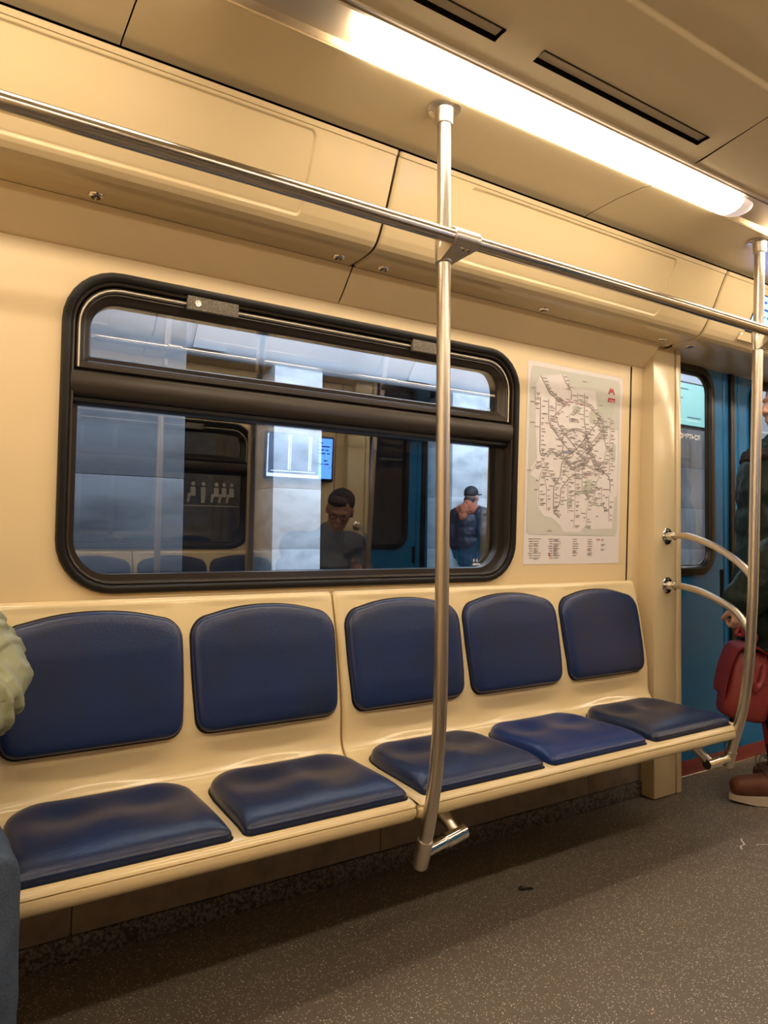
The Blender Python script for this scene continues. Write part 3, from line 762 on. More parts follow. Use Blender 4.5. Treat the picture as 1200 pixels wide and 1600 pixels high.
for side in (0, 1):
    MIR = side == 1
    build_wall(side); build_column(2.396, 2.533, False, side); build_column(3.742, 3.86, True, side)
    build_cove(side); build_lockers(side); build_lamps(side); build_window(side); build_doors(side)
    if side == 0:
        build_bench(.985, 2.33, PX[2:], 'cream moulded bench with three navy pads, right of the joint, ending at the column', bright=1)
        build_bench(-.36, .981, [-.105]+PX[:2], 'cream moulded bench left of the joint, under the window, partly cut by the left edge')
        build_rail(0, 'long horizontal steel handrail running under the ceiling in front of the window')
        build_pole(.993, False, 'bent steel pole standing in front of the bench joint, middle of the picture', 0)
        build_pole(2.34, True, 'bent steel pole at the right edge joined by two curved bars', 0)
    else:
        build_bench(.985, 2.33, PX[2:], 'opposite bench under the reflected man, seen in the window')
        build_bench(-.36, .981, [-.105]+PX[:2], 'opposite bench left of the reflected man, its back tops mirrored in the window')
        build_rail(1, 'handrail across the aisle, mirrored as bright lines in the upper pane')
        build_pole(.993, False, 'pole across the aisle, mirrored faintly at the left of the window', 1)
        build_pole(2.34, True, 'pole across the aisle beside the reflected man', 1)
    build_grab_bars(side)
MIR = False
build_ceiling()
for nm, x in (('wall_left', XL), ('wall_right', XR)):
    e = MB(); e.box(x-.04, x, -.64, 1.96, -.05, 2.12); tag(e.build(nm, M['wall']), kind='structure')
rf = MB(); rf.box(XL, XR, -.70, 2.02, 2.14, 2.18); tag(rf.build('roof', M['dark']), kind='structure')

# ------------------------------------------------------------------ route map
PXL, PXR, PZT, PZB = 1.767, 2.279, 1.654, .924
def pw(u, v, d): return W(lerp(PXL, PXR, u), d, lerp(PZT, PZB, v))
def poster():
    t = thing('route_map', W((PXL+PXR)/2, 0, PZB), 'large pale transit route map pasted on the cream wall right of the window', 'map')
    f = lambda u, d, v: pw(u, v, d)
    p = MB(f); n = 24; p.smooth = True
    top = [[(i/n, .0012+.0006*math.sin(9*i/n+v*7)*(1 if v < .12 else .3), v) for i in range(n+1)] for v in [k/30 for k in range(31)]]
    p.loft(top, False, False)
    back = [(0, .0002, 0), (1, .0002, 0), (1, .0002, 1), (0, .0002, 1)]
    p.add(back, [(0, 1, 2, 3)])
    p.build('paper', M['paper'], t)
    def flat(name, m, polys, d):
        q = MB(f); q.smooth = False
        for poly in polys: q.add([(u, d, v) for u, v in poly], [tuple(range(len(poly)))])
        return q.build(name, m, t)
    flat('map_field', M['mapgrey'], [rrect(.026, .968, .022, .853, .035)], .0022)
    flat('city_area', M['paper'], [[(.078,.223),(.084,.332),(.106,.478),(.05,.525),(.044,.559),(.119,.583),(.119,.71),(.188,.761),(.272,.767),(.35,.804),(.391,.838),(.557,.839),(.62,.799),(.686,.822),(.913,.814),(.931,.648),(.962,.634),(.956,.287),(.726,.286),(.691,.096),(.519,.099),(.455,.108),(.365,.038),(.114,.069),(.072,.118)]], .0026)
    for pk in [rrect(.72, .90, .13, .21, .03), rrect(.88, .93, .36, .46, .02), rrect(.60, .68, .56, .64, .03), rrect(.42, .47, .66, .72, .015), rrect(.45, .53, .19, .23, .015), rrect(.63, .70, .20, .27, .02)]: flat('park_area', M['mapgreen'], [pk], .0030)
    flat('river', M['inkblue'], [[(.36+.05*math.cos(a)*1.2+.05, .432+.008*math.sin(a)) for a in [k*.4 for k in range(16)]]], .0030)
    lines = {
    'ink': [[[0.124,0.174],[0.127,0.31],[0.131,0.439],[0.147,0.459],[0.175,0.462],[0.216,0.434],[0.257,0.432],[0.301,0.46],[0.362,0.434]],[[0.203,0.179],[0.21,0.282],[0.232,0.311],[0.36,0.388],[0.473,0.444]],[[0.278,0.165],[0.278,0.25],[0.308,0.298],[0.381,0.344],[0.503,0.411],[0.637,0.498]],[[0.122,0.068],[0.209,0.144],[0.302,0.175],[0.373,0.189]],
            [[0.596,0.342],[0.534,0.393],[0.633,0.419],[0.72,0.511],[0.804,0.519],[0.86,0.537],[0.875,0.568],[0.878,0.621]],[[0.782,0.234],[0.784,0.286],[0.728,0.326],[0.6,0.413],[0.537,0.448]]],
    'inkbrown': [[[0.285,0.74],[0.276,0.698],[0.276,0.615],[0.337,0.558],[0.35,0.496],[0.387,0.456],[0.472,0.428],[0.581,0.359],[0.724,0.254],[0.748,0.228]],[[0.341,0.766],[0.285,0.74],[0.344,0.689],[0.348,0.62],[0.431,0.562],[0.478,0.549],[0.542,0.55]],
            [[0.36,0.388],[0.355,0.357],[0.38,0.336],[0.443,0.32],[0.506,0.314],[0.571,0.32],[0.616,0.345],[0.631,0.38],[0.625,0.42],[0.602,0.457],[0.555,0.49],[0.508,0.507],[0.444,0.503],[0.396,0.486],[0.367,0.449],[0.358,0.419],[0.36,0.388]],[[0.569,0.122],[0.576,0.264],[0.604,0.334],[0.649,0.411],[0.736,0.486],[0.804,0.519]]],
    'inkred': [[[0.334,0.041],[0.367,0.077],[0.432,0.118],[0.434,0.157],[0.373,0.193],[0.23,0.273],[0.23,0.319]],[[0.724,0.254],[0.796,0.346]],[[0.801,0.459],[0.72,0.503],[0.672,0.537],[0.566,0.549]],[[0.279,0.177],[0.349,0.187],[0.427,0.173],[0.523,0.173],[0.621,0.182],[0.688,0.209],[0.724,0.246]]],
    'inkgreen': [[[0.553,0.447],[0.563,0.494],[0.569,0.612],[0.629,0.657],[0.68,0.691],[0.746,0.697],[0.81,0.696],[0.824,0.731]],[[0.499,0.638],[0.627,0.633],[0.715,0.583],[0.739,0.558],[0.801,0.459],[0.824,0.393],[0.795,0.33],[0.784,0.286]]],
    'inkpale': [[[0.496,0.12],[0.5,0.191],[0.461,0.217],[0.415,0.244],[0.42,0.275],[0.496,0.27]],[[0.14,0.552],[0.13,0.597],[0.133,0.71]],[[0.178,0.565],[0.203,0.617],[0.212,0.731]],[[0.419,0.571],[0.421,0.663],[0.428,0.741]],[[0.492,0.505],[0.5,0.661],[0.496,0.739],[0.492,0.817]],[[0.647,0.688],[0.624,0.728],[0.628,0.815]],[[0.715,0.583],[0.717,0.622],[0.663,0.688]],[[0.783,0.596],[0.788,0.692]],[[0.866,0.22],[0.863,0.326],[0.864,0.512]],[[0.865,0.638],[0.872,0.779]],[[0.076,0.121],[0.077,0.212],[0.1,0.218]],[[0.051,0.548],[0.093,0.508],[0.166,0.482],[0.19,0.511],[0.238,0.555],[0.286,0.595]],[[0.19,0.511],[0.14,0.552]],[[0.428,0.5],[0.367,0.534],[0.431,0.562]],[[0.435,0.477],[0.459,0.491],[0.538,0.472],[0.563,0.486],[0.54,0.503],[0.476,0.51],[0.441,0.5],[0.435,0.477]]]}
    labels = MB(f); labels.smooth = False
    rnd = random.Random(5); asp = (PZT-PZB)/(PXR-PXL)
    def lab(u, v, w, h=.0042, d=.0040):
        labels.add([(u, d, v), (u+w, d, v), (u+w, d, v+h), (u, d, v+h)], [(0, 1, 2, 3)])
    for k, pls in lines.items():
        for pl in pls:
            q = MB(f); q.smooth = False
            wd = .0052 if k in ('ink', 'inkbrown') else .0040
            d = .0034+rnd.random()*.0004
            for a, b in zip(pl, pl[1:]):
                du, dv = b[0]-a[0], (b[1]-a[1])*asp; l = math.hypot(du, dv)
                nu, nv = -dv/l*wd/2, du/l*wd/2/asp
                eu, ev = du/l*wd*.3, dv/l*wd*.3/asp
                q.add([(a[0]+nu-eu, d, a[1]+nv-ev), (b[0]+nu+eu, d, b[1]+nv+ev), (b[0]-nu+eu, d, b[1]-nv+ev), (a[0]-nu-eu, d, a[1]-nv-ev)], [(0, 1, 2, 3)])
                vert = abs(dv) > abs(du)*.8
                step = .0205
                m = int(math.hypot(b[0]-a[0], b[1]-a[1])/step)
                for i in range(m):
                    tt = (i+.5)/max(m, 1); w = .022+.030*rnd.random()
                    u, v = lerp(a[0], b[0], tt), lerp(a[1], b[1], tt)
                    if vert: lab(u+.010 if rnd.random() < .72 else u-.010-w, v-.002, w)
                    elif rnd.random() < .6: lab(u-.01, v-.012, w)
                    if rnd.random() < .35: lab(u+.012, v+.006, w*.7)
            q.build('route_line', M[k], t)
    # extra labels in the dense centre
    for i in range(60):
        u = rnd.gauss(.52, .20); v = rnd.gauss(.40, .13)
        if .13 < u < .88 and .13 < v < .75: lab(u, v, .018+.03*rnd.random())
    for u, v in ((.03, .30), (.55, .055), (.73, .165), (.22, .83)): lab(u, v, .045)
    o = labels.build('station_names', M['label_ink'], t); tag(o, kind='stuff')
    # legend under the map
    for c, (u0, rows, w) in enumerate(((.045, 9, .075), (.24, 9, .085), (.44, 8, .07), (.60, 8, .06), (.745, 3, .05))):
        le = MB(f); le.smooth = False
        for r in range(rows):
            v = .872+r*.0118*(1 if c < 4 else 2.2)
            if c in (0, 1): le.add([(u0+.006*(r % 3), .0022, v), (u0+.042, .0022, v), (u0+.042, .0022, v+.0045), (u0+.006*(r % 3), .0022, v+.0045)], [(0, 1, 2, 3)])
            ww = w*(.55+.45*rnd.random())
            le.add([(u0+.05, .0022, v), (u0+.05+ww, .0022, v), (u0+.05+ww, .0022, v+.0036), (u0+.05, .0022, v+.0036)], [(0, 1, 2, 3)])
            if rnd.random() < .4: le.add([(u0+.05, .0022, v+.006), (u0+.05+ww*.7, .0022, v+.006), (u0+.05+ww*.7, .0022, v+.0092), (u0+.05, .0022, v+.0092)], [(0, 1, 2, 3)])
        le.build('legend', M['label_ink'], t)
    r_ = MB(f); r_.smooth = False
    for u, v in ((.245, .943), (.245, .953), (.745, .871), (.765, .871)): r_.add([(u, .0024, v), (u+.013, .0024, v), (u+.013, .0024, v+.008), (u, .0024, v+.008)], [(0, 1, 2, 3)])
    r_.build('legend_red_marks', M['logored'], t)
    # red M emblem
    q = MB(f); q.smooth = False
    def pl(pts): q.add([(.828+.080*a, .0042, .099-.036*b) for a, b in pts], [tuple(range(len(pts)))])
    pl([(.0, 0), (.28, 0), (.28, .1), (.23, .1), (.36, .55), (.34, 1.)][:5]+[(.34, .98), (.06, .1), (0, .1)])
    pl([(1, 0), (.72, 0), (.72, .1), (.77, .1), (.64, .55), (.66, .98), (.94, .1), (1, .1)])
    pl([(.34, .98), (.5, .58), (.5, .12), (.36, .52)]); pl([(.66, .98), (.5, .58), (.5, .12), (.64, .52)])
    q.build('metro_emblem', M['logored'], t)
    q = MB(f); q.smooth = False; q.add([(.832, .0042, .1195), (.912, .0042, .1195), (.906, .0042, .141), (.826, .0042, .141)], [(0, 1, 2, 3)]); em = q.build('diameter_emblem', M['logored'], t)
    vs, fs = text_mesh('мцд', .020); wt = max(v[0] for v in vs)
    q = MB(f); q.smooth = False; q.add([(.840+a/wt*.058, .0046, .1365-b*.66) for a, b, c in vs], fs); q.build('diameter_lettering', M['white'], em)
poster()

# ------------------------------------------------------------------ passenger information screens
def screen_rows(mb, x0, x1, z0, z1, y, seed, tilt=None):
    rnd = random.Random(seed)
    z = z1
    while z > z0:
        x = x0
        while x < x1:
            w = .02+.06*rnd.random()
            if rnd.random() < .7: mb.add([tilt(x, z), tilt(min(x+w, x1), z), tilt(min(x+w, x1), z-.008), tilt(x, z-.008)], [(0, 1, 2, 3)])
            x += w+.012
        z -= .024
def door_screen():
    t = thing('information_screen', (3.0, 1.53, 1.86), 'blue lit display on the overhead panel behind the right pole', 'screen')
    tl = lambda d: (lambda x, z: (x, 1.577-.468*(z-1.847)-d, z))
    def bx(mb, x0, x1, z0, z1, d0, d1):
        a, b = tl(d0), tl(d1); s = mb.smooth; mb.smooth = False
        mb.add([a(x0, z0), a(x1, z0), a(x1, z1), a(x0, z1), b(x0, z0), b(x1, z0), b(x1, z1), b(x0, z1)], [(0,1,2,3),(4,5,6,7),(0,1,5,4),(1,2,6,5),(2,3,7,6),(3,0,4,7)]); mb.smooth = s
    m = MB(); bx(m, 2.700, 3.42, 1.852, 1.985, -.004, .005); m.build('housing', M['bezel'], t)
    m = MB(); bx(m, 2.706, 3.414, 1.857, 1.980, .005, .0062); m.build('display', M['screen'], t)
    m = MB(); m.smooth = False; screen_rows(m, 2.73, 3.38, 1.87, 1.965, 0, 3, tl(.0067)); m.build('display_text', M['screen_txt'], t)
    t2 = thing('access_plate', (2.95, 1.585, 1.82), 'small cream screwed plate under the blue display, behind the right pole', 'plate')
    m = MB(); bx(m, 2.672, 3.45, 1.820, 1.850, -.002, .003); m.build('plate', M['locker'], t2)
    for x in (2.682, 3.44):
        m = MB(); m.tube([tl(.002)(x, 1.84), tl(.0045)(x, 1.84)], .003, 8); m.build('plate_screw', M['chrome'], t2)
door_screen()
def wall_screen():
    global MIR
    MIR = True
    x0, x1, z0, z1 = 1.81, 2.29, 1.345, 1.625
    t = thing('wall_screen', W((x0+x1)/2, 0, z0), 'blue lit wall display mirrored in the window above the reflected man', 'screen')
    m = MB(W); 
    m.box(x0-.012, x1+.012, .001, .028, z0-.016, z1+.012, .006); m.build('housing', M['bezel'], t)
    m = MB(W); m.box(x0, x1, .0285, .0295, z0, z1); m.build('display', M['screen_dim'], t)
    m = MB(W); m.box(x1-.105, x1-.003, .0290, .0298, z0+.004, z1-.004); m.build('display_side_panel', M['screen'], t)
    m = MB(W)
    for a, b, c, d in ((x0, x1-.1, z0, z0+.022), (x0, x0+.008, z0, z1), (x0+.15, x0+.158, z0+.05, z1), (x0+.165, x0+.17, z0+.05, z1), (x0+.30, x0+.308, z0+.05, z1), (x0+.315, x0+.32, z0+.05, z1), (x0+.03, x0+.35, z0+.036, z0+.042)):
        m.box(a, b, .0297, .0302, c, d)
    m.build('display_frame_lines', M['screen_line'], t)
    m = MB(W); m.smooth = False; screen_rows(m, x1-.12, x1-.02, z0+.07, z1-.03, 0, 9, lambda x, z: (x, .0306, z)); m.build('display_text', M['screen_txt'], t)
    MIR = False
wall_screen()

# ------------------------------------------------------------------ litter
t = thing('black_litter_scrap', (1.468, 1.527, 0), 'tiny black scrap lying on the floor in front of the bench', 'litter')
m = MB(); m.ell((1.462, 1.527, .006), (.009, .007, .006), 12); m.build('bud', M['litter'], t)
m = MB(); m.tube([(1.462, 1.524, .006), (1.475, 1.518, .005), (1.492, 1.513, .004)], .0032, 8); m.build('stem', M['litter'], t)
for i, (x, y, a, lab) in enumerate(((2.312, 1.365, .5, 'thin white paper shred on the floor left of the other shred'), (2.385, 1.318, -.4, 'white paper shred on the floor at the right edge'))):
    m = MB(); pts = [(x+(k-4)*.011*math.cos(a), y+(k-4)*.011*math.sin(a)+.006*math.sin(k*1.1), .0018+.0014*(k % 2)) for k in range(9)]
    m.loft([[(p[0]-.003*math.sin(a), p[1]+.0025, p[2]), (p[0]+.003*math.sin(a), p[1]-.0025, p[2]+.0008), (p[0], p[1]-.001, p[2]+.0012)] for p in pts], True, True)
    tag(m.build('paper_shred', M['paperbit']), lab, 'litter')

# ------------------------------------------------------------------ people
def remesh(o, vox, smooth=4, noise_amt=0, noise_scale=.08, seed=0):
    r = o.modifiers.new('skin', 'REMESH'); r.mode = 'VOXEL'; r.voxel_size = vox; r.use_smooth_shade = True
    if smooth:
        s = o.modifiers.new('relax', 'SMOOTH'); s.iterations = smooth; s.factor = .5
    if noise_amt:
        tx = bpy.data.textures.new('folds', 'CLOUDS'); tx.noise_scale = noise_scale; tx.noise_depth = 2
        d = o.modifiers.new('folds', 'DISPLACE'); d.texture = tx; d.strength = noise_amt; d.mid_level = .5; d.texture_coords = 'LOCAL'
    return o
class Fig:
    """local frame: fwd, left, up from a base point"""
    def __init__(self, base, yaw):
        self.b = Vector(base); a = math.radians(yaw)
        self.F = Vector((math.cos(a), math.sin(a), 0)); self.L = Vector((-math.sin(a), math.cos(a), 0)); self.U = Vector((0, 0, 1))
    def __call__(self, f, l, u): return self.b+self.F*f+self.L*l+self.U*u
def head_parts(mb, c, fw, up, s=1.0):
    """c: centre of the head, fw/up: its axes; full head about 0.23 high"""
    fw = fw.normalized(); up = (up-fw*up.dot(fw)).normalized(); lf = up.cross(fw)
    Rm = Matrix((fw, lf, up)).transposed()
    P = lambda a, b, d: c+(fw*a+lf*b+up*d)*s
    E = lambda p, r, n=16: mb.ell(P(*p), tuple(q*s for q in r), n, Rm)
    E((-.012, 0, .030), (.098, .076, .088)); E((.018, 0, -.020), (.074, .066, .090))
    E((.040, 0, -.072), (.048, .048, .040)); E((.066, 0, -.098), (.022, .024, .018))          # jaw, chin
    E((.074, 0, .026), (.022, .054, .014))                                                    # brow
    mb.cap_chain([(P(.084, 0, .012), .009*s), (P(.104, 0, -.022), .013*s)], 10)               # nose
    E((.094, .011, -.027), (.012, .009, .008), 10); E((.094, -.011, -.027), (.012, .009, .008), 10)
    E((.088, 0, -.052), (.011, .024, .006), 10); E((.087, 0, -.063), (.011, .021, .007), 10)  # lips
    for q in (1, -1):
        E((.058, q*.040, -.022), (.030, .024, .026)); E((-.008, q*.077, -.004), (.018, .009, .032), 10)
    return P, Rm
def hand_parts(mb, wrist, palm_dir, curl_dir, thumb_side, grip=.8, s=1.0):
    """palm from the wrist, five separate fingers that curl towards curl_dir"""
    d = palm_dir.normalized(); n = (curl_dir-d*curl_dir.dot(d)).normalized(); w = d.cross(n)*thumb_side
    for k in range(4):
        o = w*(.027-.018*k)*s
        mb.cap_chain([(wrist+o*.6+d*.012*s, .014*s), (wrist+o+d*.085*s, .0115*s)], 8)
    mb.cap_chain([(wrist+d*.02*s, .019*s), (wrist+d*.07*s, .019*s)], 10)
    for k, ln in enumerate((.072, .080, .075, .060)):
        o = w*(.027-.018*k)*s; p = wrist+o+d*.088*s; pts = [(p, .0098*s)]; ang = .25*grip
        for j, seg in enumerate((.45, .32, .23)):
            ang += (.95 if j else .55)*grip
            p = p+(d*math.cos(ang)+n*math.sin(ang))*ln*seg*s; pts.append((p, (.0092-.0009*j)*s))
        mb.cap_chain(pts, 8)
    p = wrist+d*.022*s+w*.022*s; pts = [(p, .0135*s)]
    for j, (seg, a) in enumerate(((.042, .5), (.032, .9), (.026, 1.2))):
        p = p+(d*(.85-.1*j)+w*(.50-.38*j)+n*(.35+.55*j)*grip).normalized()*seg*s; pts.append((p, (.0118-.0015*j)*s))
    mb.cap_chain(pts, 8)

def eyes(P, Rm, parent, s=1.0):
    for q in (1, -1):
        e = MB(); e.ell(P(.072, q*.031, .004), (.013*s,)*3, 12); eo = e.build('eye', M['eye'], parent)
        i = MB(); i.ell(P(.0815, q*.031, .004), (.0045*s, .0062*s, .0062*s), 10, Rm); i.build('iris', M['iris'], eo)

# --- passenger seated at the left edge
def seated_passenger():
    t = thing('person', (-.07, 1.52, .44), 'person in a sage green jacket and jeans seated at the left edge of the bench', 'person')
    V = Vector
    hip, chest, neck = V((-.12, 1.60, .53)), V((-.14, 1.615, .86)), V((-.15, 1.60, 1.03))
    hd = V((-.15, 1.565, 1.20)); fw = V((.1, -1, -.25)); up = V((0, -.2, 1))
    b = MB()
    P, Rm = head_parts(b, hd, fw, up)
    b.cap_chain([(hd+V((0, .02, -.05)), .052), (neck, .056), (chest, .10)], 14)
    arms = {}
    for sg, sh, el, wr in ((1, V((-.025, 1.61, .965)), V((.106, 1.50, .745)), V((-.03, 1.30, .605))), (-1, V((-.315, 1.61, .955)), V((-.36, 1.50, .735)), V((-.17, 1.275, .635)))):
        b.cap_chain([(sh, .046), (el, .036), (wr, .026)], 12); arms[sg] = (sh, el, wr)
        hand_parts(b, wr, V((-.35*sg, -.6, -.25)), V((-.1*sg, .1, -1)), sg, .5)
    b.cap_chain([(hip, .12), (chest, .105)], 16)
    legs = {}
    for sg, hp, kn, an in ((1, V((-.01, 1.58, .515)), V((.060, 1.235, .485)), V((.068, 1.215, .10))), (-1, V((-.19, 1.58, .515)), V((-.21, 1.235, .485)), V((-.21, 1.20, .10)))):
        b.cap_chain([(hp, .075), (kn, .052), (an, .036)], 12); legs[sg] = (hp, kn, an)
        b.cap_chain([(an+V((0, .02, -.04)), .035), (an+V((0, -.13, -.055)), .03)], 10)
    bo = b.build('body', M['skin_pale'], t); remesh(bo, .006, 3); eyes(P, Rm, t)
    h = MB(); h.ell(hd+V((0, .02, .045)), (.085, .105, .085)); h.ell(hd+V((0, .055, -.03)), (.075, .06, .10)); ho = h.build('hair', M['hair'], t); remesh(ho, .01, 3, .01, .03)
    j = MB()
    j.cap_chain([(hip+V((-.02, 0, .0)), .15), (hip+V((-.02, .0, .15)), .15), (chest+V((-.01, 0, -.12)), .165), (chest+V((-.01, 0, 0)), .162), (chest+V((0, 0, .09)), .128), (neck+V((0, 0, .0)), .085)], 20)
    for sg in (1, -1):
        sh, el, wr = arms[sg]
        pts = []
        for k in range(7):
            q = k/6; p = sh.lerp(el, q); pts.append((p, lerp(.076, .062, q)+.003*math.sin(k*2.6)))
        for k in range(1, 8):
            q = k/7; p = el.lerp(wr, q); pts.append((p, lerp(.062, .046, q)+.005*math.sin(k*2.9)))
        j.cap_chain(pts, 16)
        # bunched folds at the elbow
        for k in range(5):
            q = V((.0, .03, .0))*k
            a = sh.lerp(el, .62+.13*k) if k < 3 else el.lerp(wr, .12*(k-2))
            dr = (el-sh).normalized() if k < 3 else (wr-el).normalized()
            u = dr.orthogonal().normalized(); w_ = dr.cross(u)
            r = .064
            ring = [(a+u*r*math.cos(x)+w_*r*math.sin(x)+dr*.012*math.sin(x*2+k), .009) for x in [i*2*math.pi/14 for i in range(15)]]
            j.cap_chain(ring, 6)
    jo = j.build('jacket', M['greenjacket'], t); remesh(jo, .005, 2, .012, .045)
    tr = MB()
    tr.cap_chain([(hip+V((-.08, 0, .0)), .115), (hip+V((.08, 0, .0)), .115)], 16)
    for sg in (1, -1):
        hp, kn, an = legs[sg]
        tr.cap_chain([(hp, .098), (hp.lerp(kn, .5), .085), (kn, .070), (kn.lerp(an, .35), .066), (kn.lerp(an, .8), .062), (an+V((0, 0, .02)), .060)], 16)
    to = tr.build('jeans', M['jeans'], t); remesh(to, .008, 3, .008, .07)
    for sg in (1, -1):
        an = legs[sg][2]; s = MB()
        s.cap_chain([(an+V((0, .03, -.045)), .045), (an+V((0, -.06, -.05)), .044), (an+V((0, -.15, -.062)), .034)], 14); s.cap_chain([(an, .05), (an+V((0, .01, -.05)), .05)], 14)
        so = s.build('shoe', M['blackcloth'], t); remesh(so, .008, 3)
seated_passenger()

# --- standing woman with the red backpack
def standing_passenger():
    V = Vector
    f = Fig((2.92, 1.53, 0), 147)      # faces left along the carriage
    t = thing('person', (2.92, 1.53, 0), 'person in dark green coat standing by the blue doors, behind the right pole', 'person')
    b = MB()
    hd = f(-.012, 0, 1.575); P, Rm = head_parts(b, hd, f.F*1.0+V((0, 0, -.06)), f.U)
    neck = f(-.01, 0, 1.42)
    b.cap_chain([(hd-f.U*.06, .05), (neck, .055), (f(-.01, 0, 1.30), .11)], 14)
    b.cap_chain([(f(-.01, 0, 1.30), .13), (f(0, 0, 1.10), .12), (f(0, 0, .90), .14)], 18)
    # left arm (nearest the camera) hangs forward with the bag, right arm bends to the phone pocket
    la = (f(-.01, .160, 1.335), f(.055, .205, 1.07), f(.235, .125, .795))
    ra = (f(-.01, -.160, 1.335), f(-.05, -.205, 1.07), f(.04, -.19, .82))
    for a in (la, ra): b.cap_chain([(a[0], .045), (a[1], .036), (a[2], .026)], 12)
    hand_parts(b, la[2]+(la[2]-la[1])*.03, -f.U+f.F*.12, -f.L, -1, 1.1, .98)
    hand_parts(b, ra[2], f.F*.15-f.U, f.L, 1, .6, .95)
    legs = {}
    for sg in (1, -1):
        hp, kn, an = f(0, sg*.09, .88), f(.03+.03*sg, sg*.085, .49), f(-.025+.09*sg, sg*.085, .10)
        b.cap_chain([(hp, .09), (kn, .058), (an, .040)], 12); legs[sg] = (hp, kn, an)
        b.cap_chain([(an+f.F*-.03-f.U*.045, .035), (an+f.F*.13-f.U*.06, .03)], 10)
    bo = b.build('body', M['skin_pale'], t); remesh(bo, .0055, 2); eyes(P, Rm, t)
    h = MB(); h.ell(P(-.022, 0, .048), (.103, .090, .086), 16, Rm); h.ell(P(-.055, 0, -.05), (.066, .086, .11), 16, Rm); ho = h.build('hair', M['hair'], t); remesh(ho, .01, 3, .012, .03)
    c = MB()
    torso = [(1.37, .115, 0), (1.28, .165, 0), (1.16, .172, .01), (1.03, .178, .015), (.90, .188, .015), (.77, .192, .015), (.64, .188, .01), (.55, .175, .01)]
    c.cap_chain([(f(o-.01, 0, z), r) for z, r, o in torso], 24)
    for z in (1.22, 1.09, .96, .83, .70): c.cap_chain([(f(.0, 0, z+.03), .186), (f(.0, 0, z-.03), .186)], 24)
    for a in (la, ra):
        n = 8; pts = []
        for k in range(n+1):
            q = k/n; p = a[0].lerp(a[1], q*2) if q < .5 else a[1].lerp(a[2], q*2-1)
            pts.append((p, lerp(.092, .074, q)+.007*math.sin(k*2.4)))
        c.cap_chain(pts, 18)
    c.cap_chain([(la[2].lerp(la[1], .22), .084), (la[2].lerp(la[1], .10), .078)], 16)
    co_ = c.build('coat', M['coat'], t); remesh(co_, .008, 4, .024, .075)
    hood = MB()
    hood.cap_chain([(f(.10, .10, 1.36), .036), (f(.02, .135, 1.40), .05), (f(-.09, .09, 1.43), .06), (f(-.12, 0, 1.44), .065), (f(-.09, -.09, 1.43), .06), (f(.02, -.135, 1.40), .05), (f(.10, -.10, 1.36), .036)], 14)
    hood.cap_chain([(f(.11, .07, 1.36), .03), (f(.16, .06, 1.352), .022), (f(.20, .05, 1.345), .008)], 10)
    ho = hood.build('hood_collar', M['fur'], t); remesh(ho, .007, 2, .02, .02)
    tr = MB()
    for sg in (1, -1):
        hp, kn, an = legs[sg]; tr.cap_chain([(hp, .10), (kn, .078), (kn.lerp(an, .5), .072), (an+f.U*.06, .062)], 16)
    tr.cap_chain([(f(0, .06, .86), .11), (f(0, -.06, .86), .11)], 16)
    to = tr.build('trousers', M['trousers'], t); remesh(to, .008, 3, .012, .05)
    for sg in (1, -1):
        an = legs[sg][2]; s = MB()
        s.cap_chain([(an+f.F*-.040-f.U*.030, .045), (an+f.F*.06-f.U*.030, .046), (an+f.F*.172-f.U*.038, .040)], 16)
        s.cap_chain([(an+f.U*.07, .060), (an, .055), (an-f.U*.04, .05)], 16)
        bt = s.build('boot', M['boot'], t); remesh(bt, .006, 3, .004, .03)
        so = MB(); ol = []
        for k in range(28):
            a = 2*math.pi*k/28; wv = .047+.004*math.cos(a)
            ol.append((.06+.155*math.cos(a), wv*math.sin(a)*(1-.12*math.cos(2*a))))
        o3 = [an+f.F*x+f.L*y for x, y in ol]
        so.loft([[tuple(V((p.x, p.y, z))+V((0, 0, .012*max(0, ((p-an).dot(f.F)-.12)/.1) if z < .01 else 0))) for p in o3] for z in (.002, .012, .026, .034)], True, True)
        so.build('sole', M['sole'], bt)
        for k in range(5):
            l_ = MB(); q = an+f.F*(.058+.022*k)+f.U*(.045-.026*k)
            l_.tube([q+f.L*.034-f.U*.012, q+f.L*.012+f.U*.008, q-f.L*.012+f.U*.009, q-f.L*.034-f.U*.012], .0028, 6); l_.build('lace', M['lace'], bt)
        l_ = MB(); q = an+f.F*.06+f.U*.065
        l_.tube(spline([q, q+f.F*.03+f.L*.02+f.U*.03, q+f.F*.055+f.L*.035+f.U*.0, q+f.F*.02+f.L*.03-f.U*.02]), .0024, 6)
        l_.tube(spline([q, q+f.F*.04-f.L*.01+f.U*.02, q+f.F*.06+f.L*.02-f.U*.03]), .0024, 6); l_.build('lace', M['lace'], bt)
    return ra[2]
wr = standing_passenger()

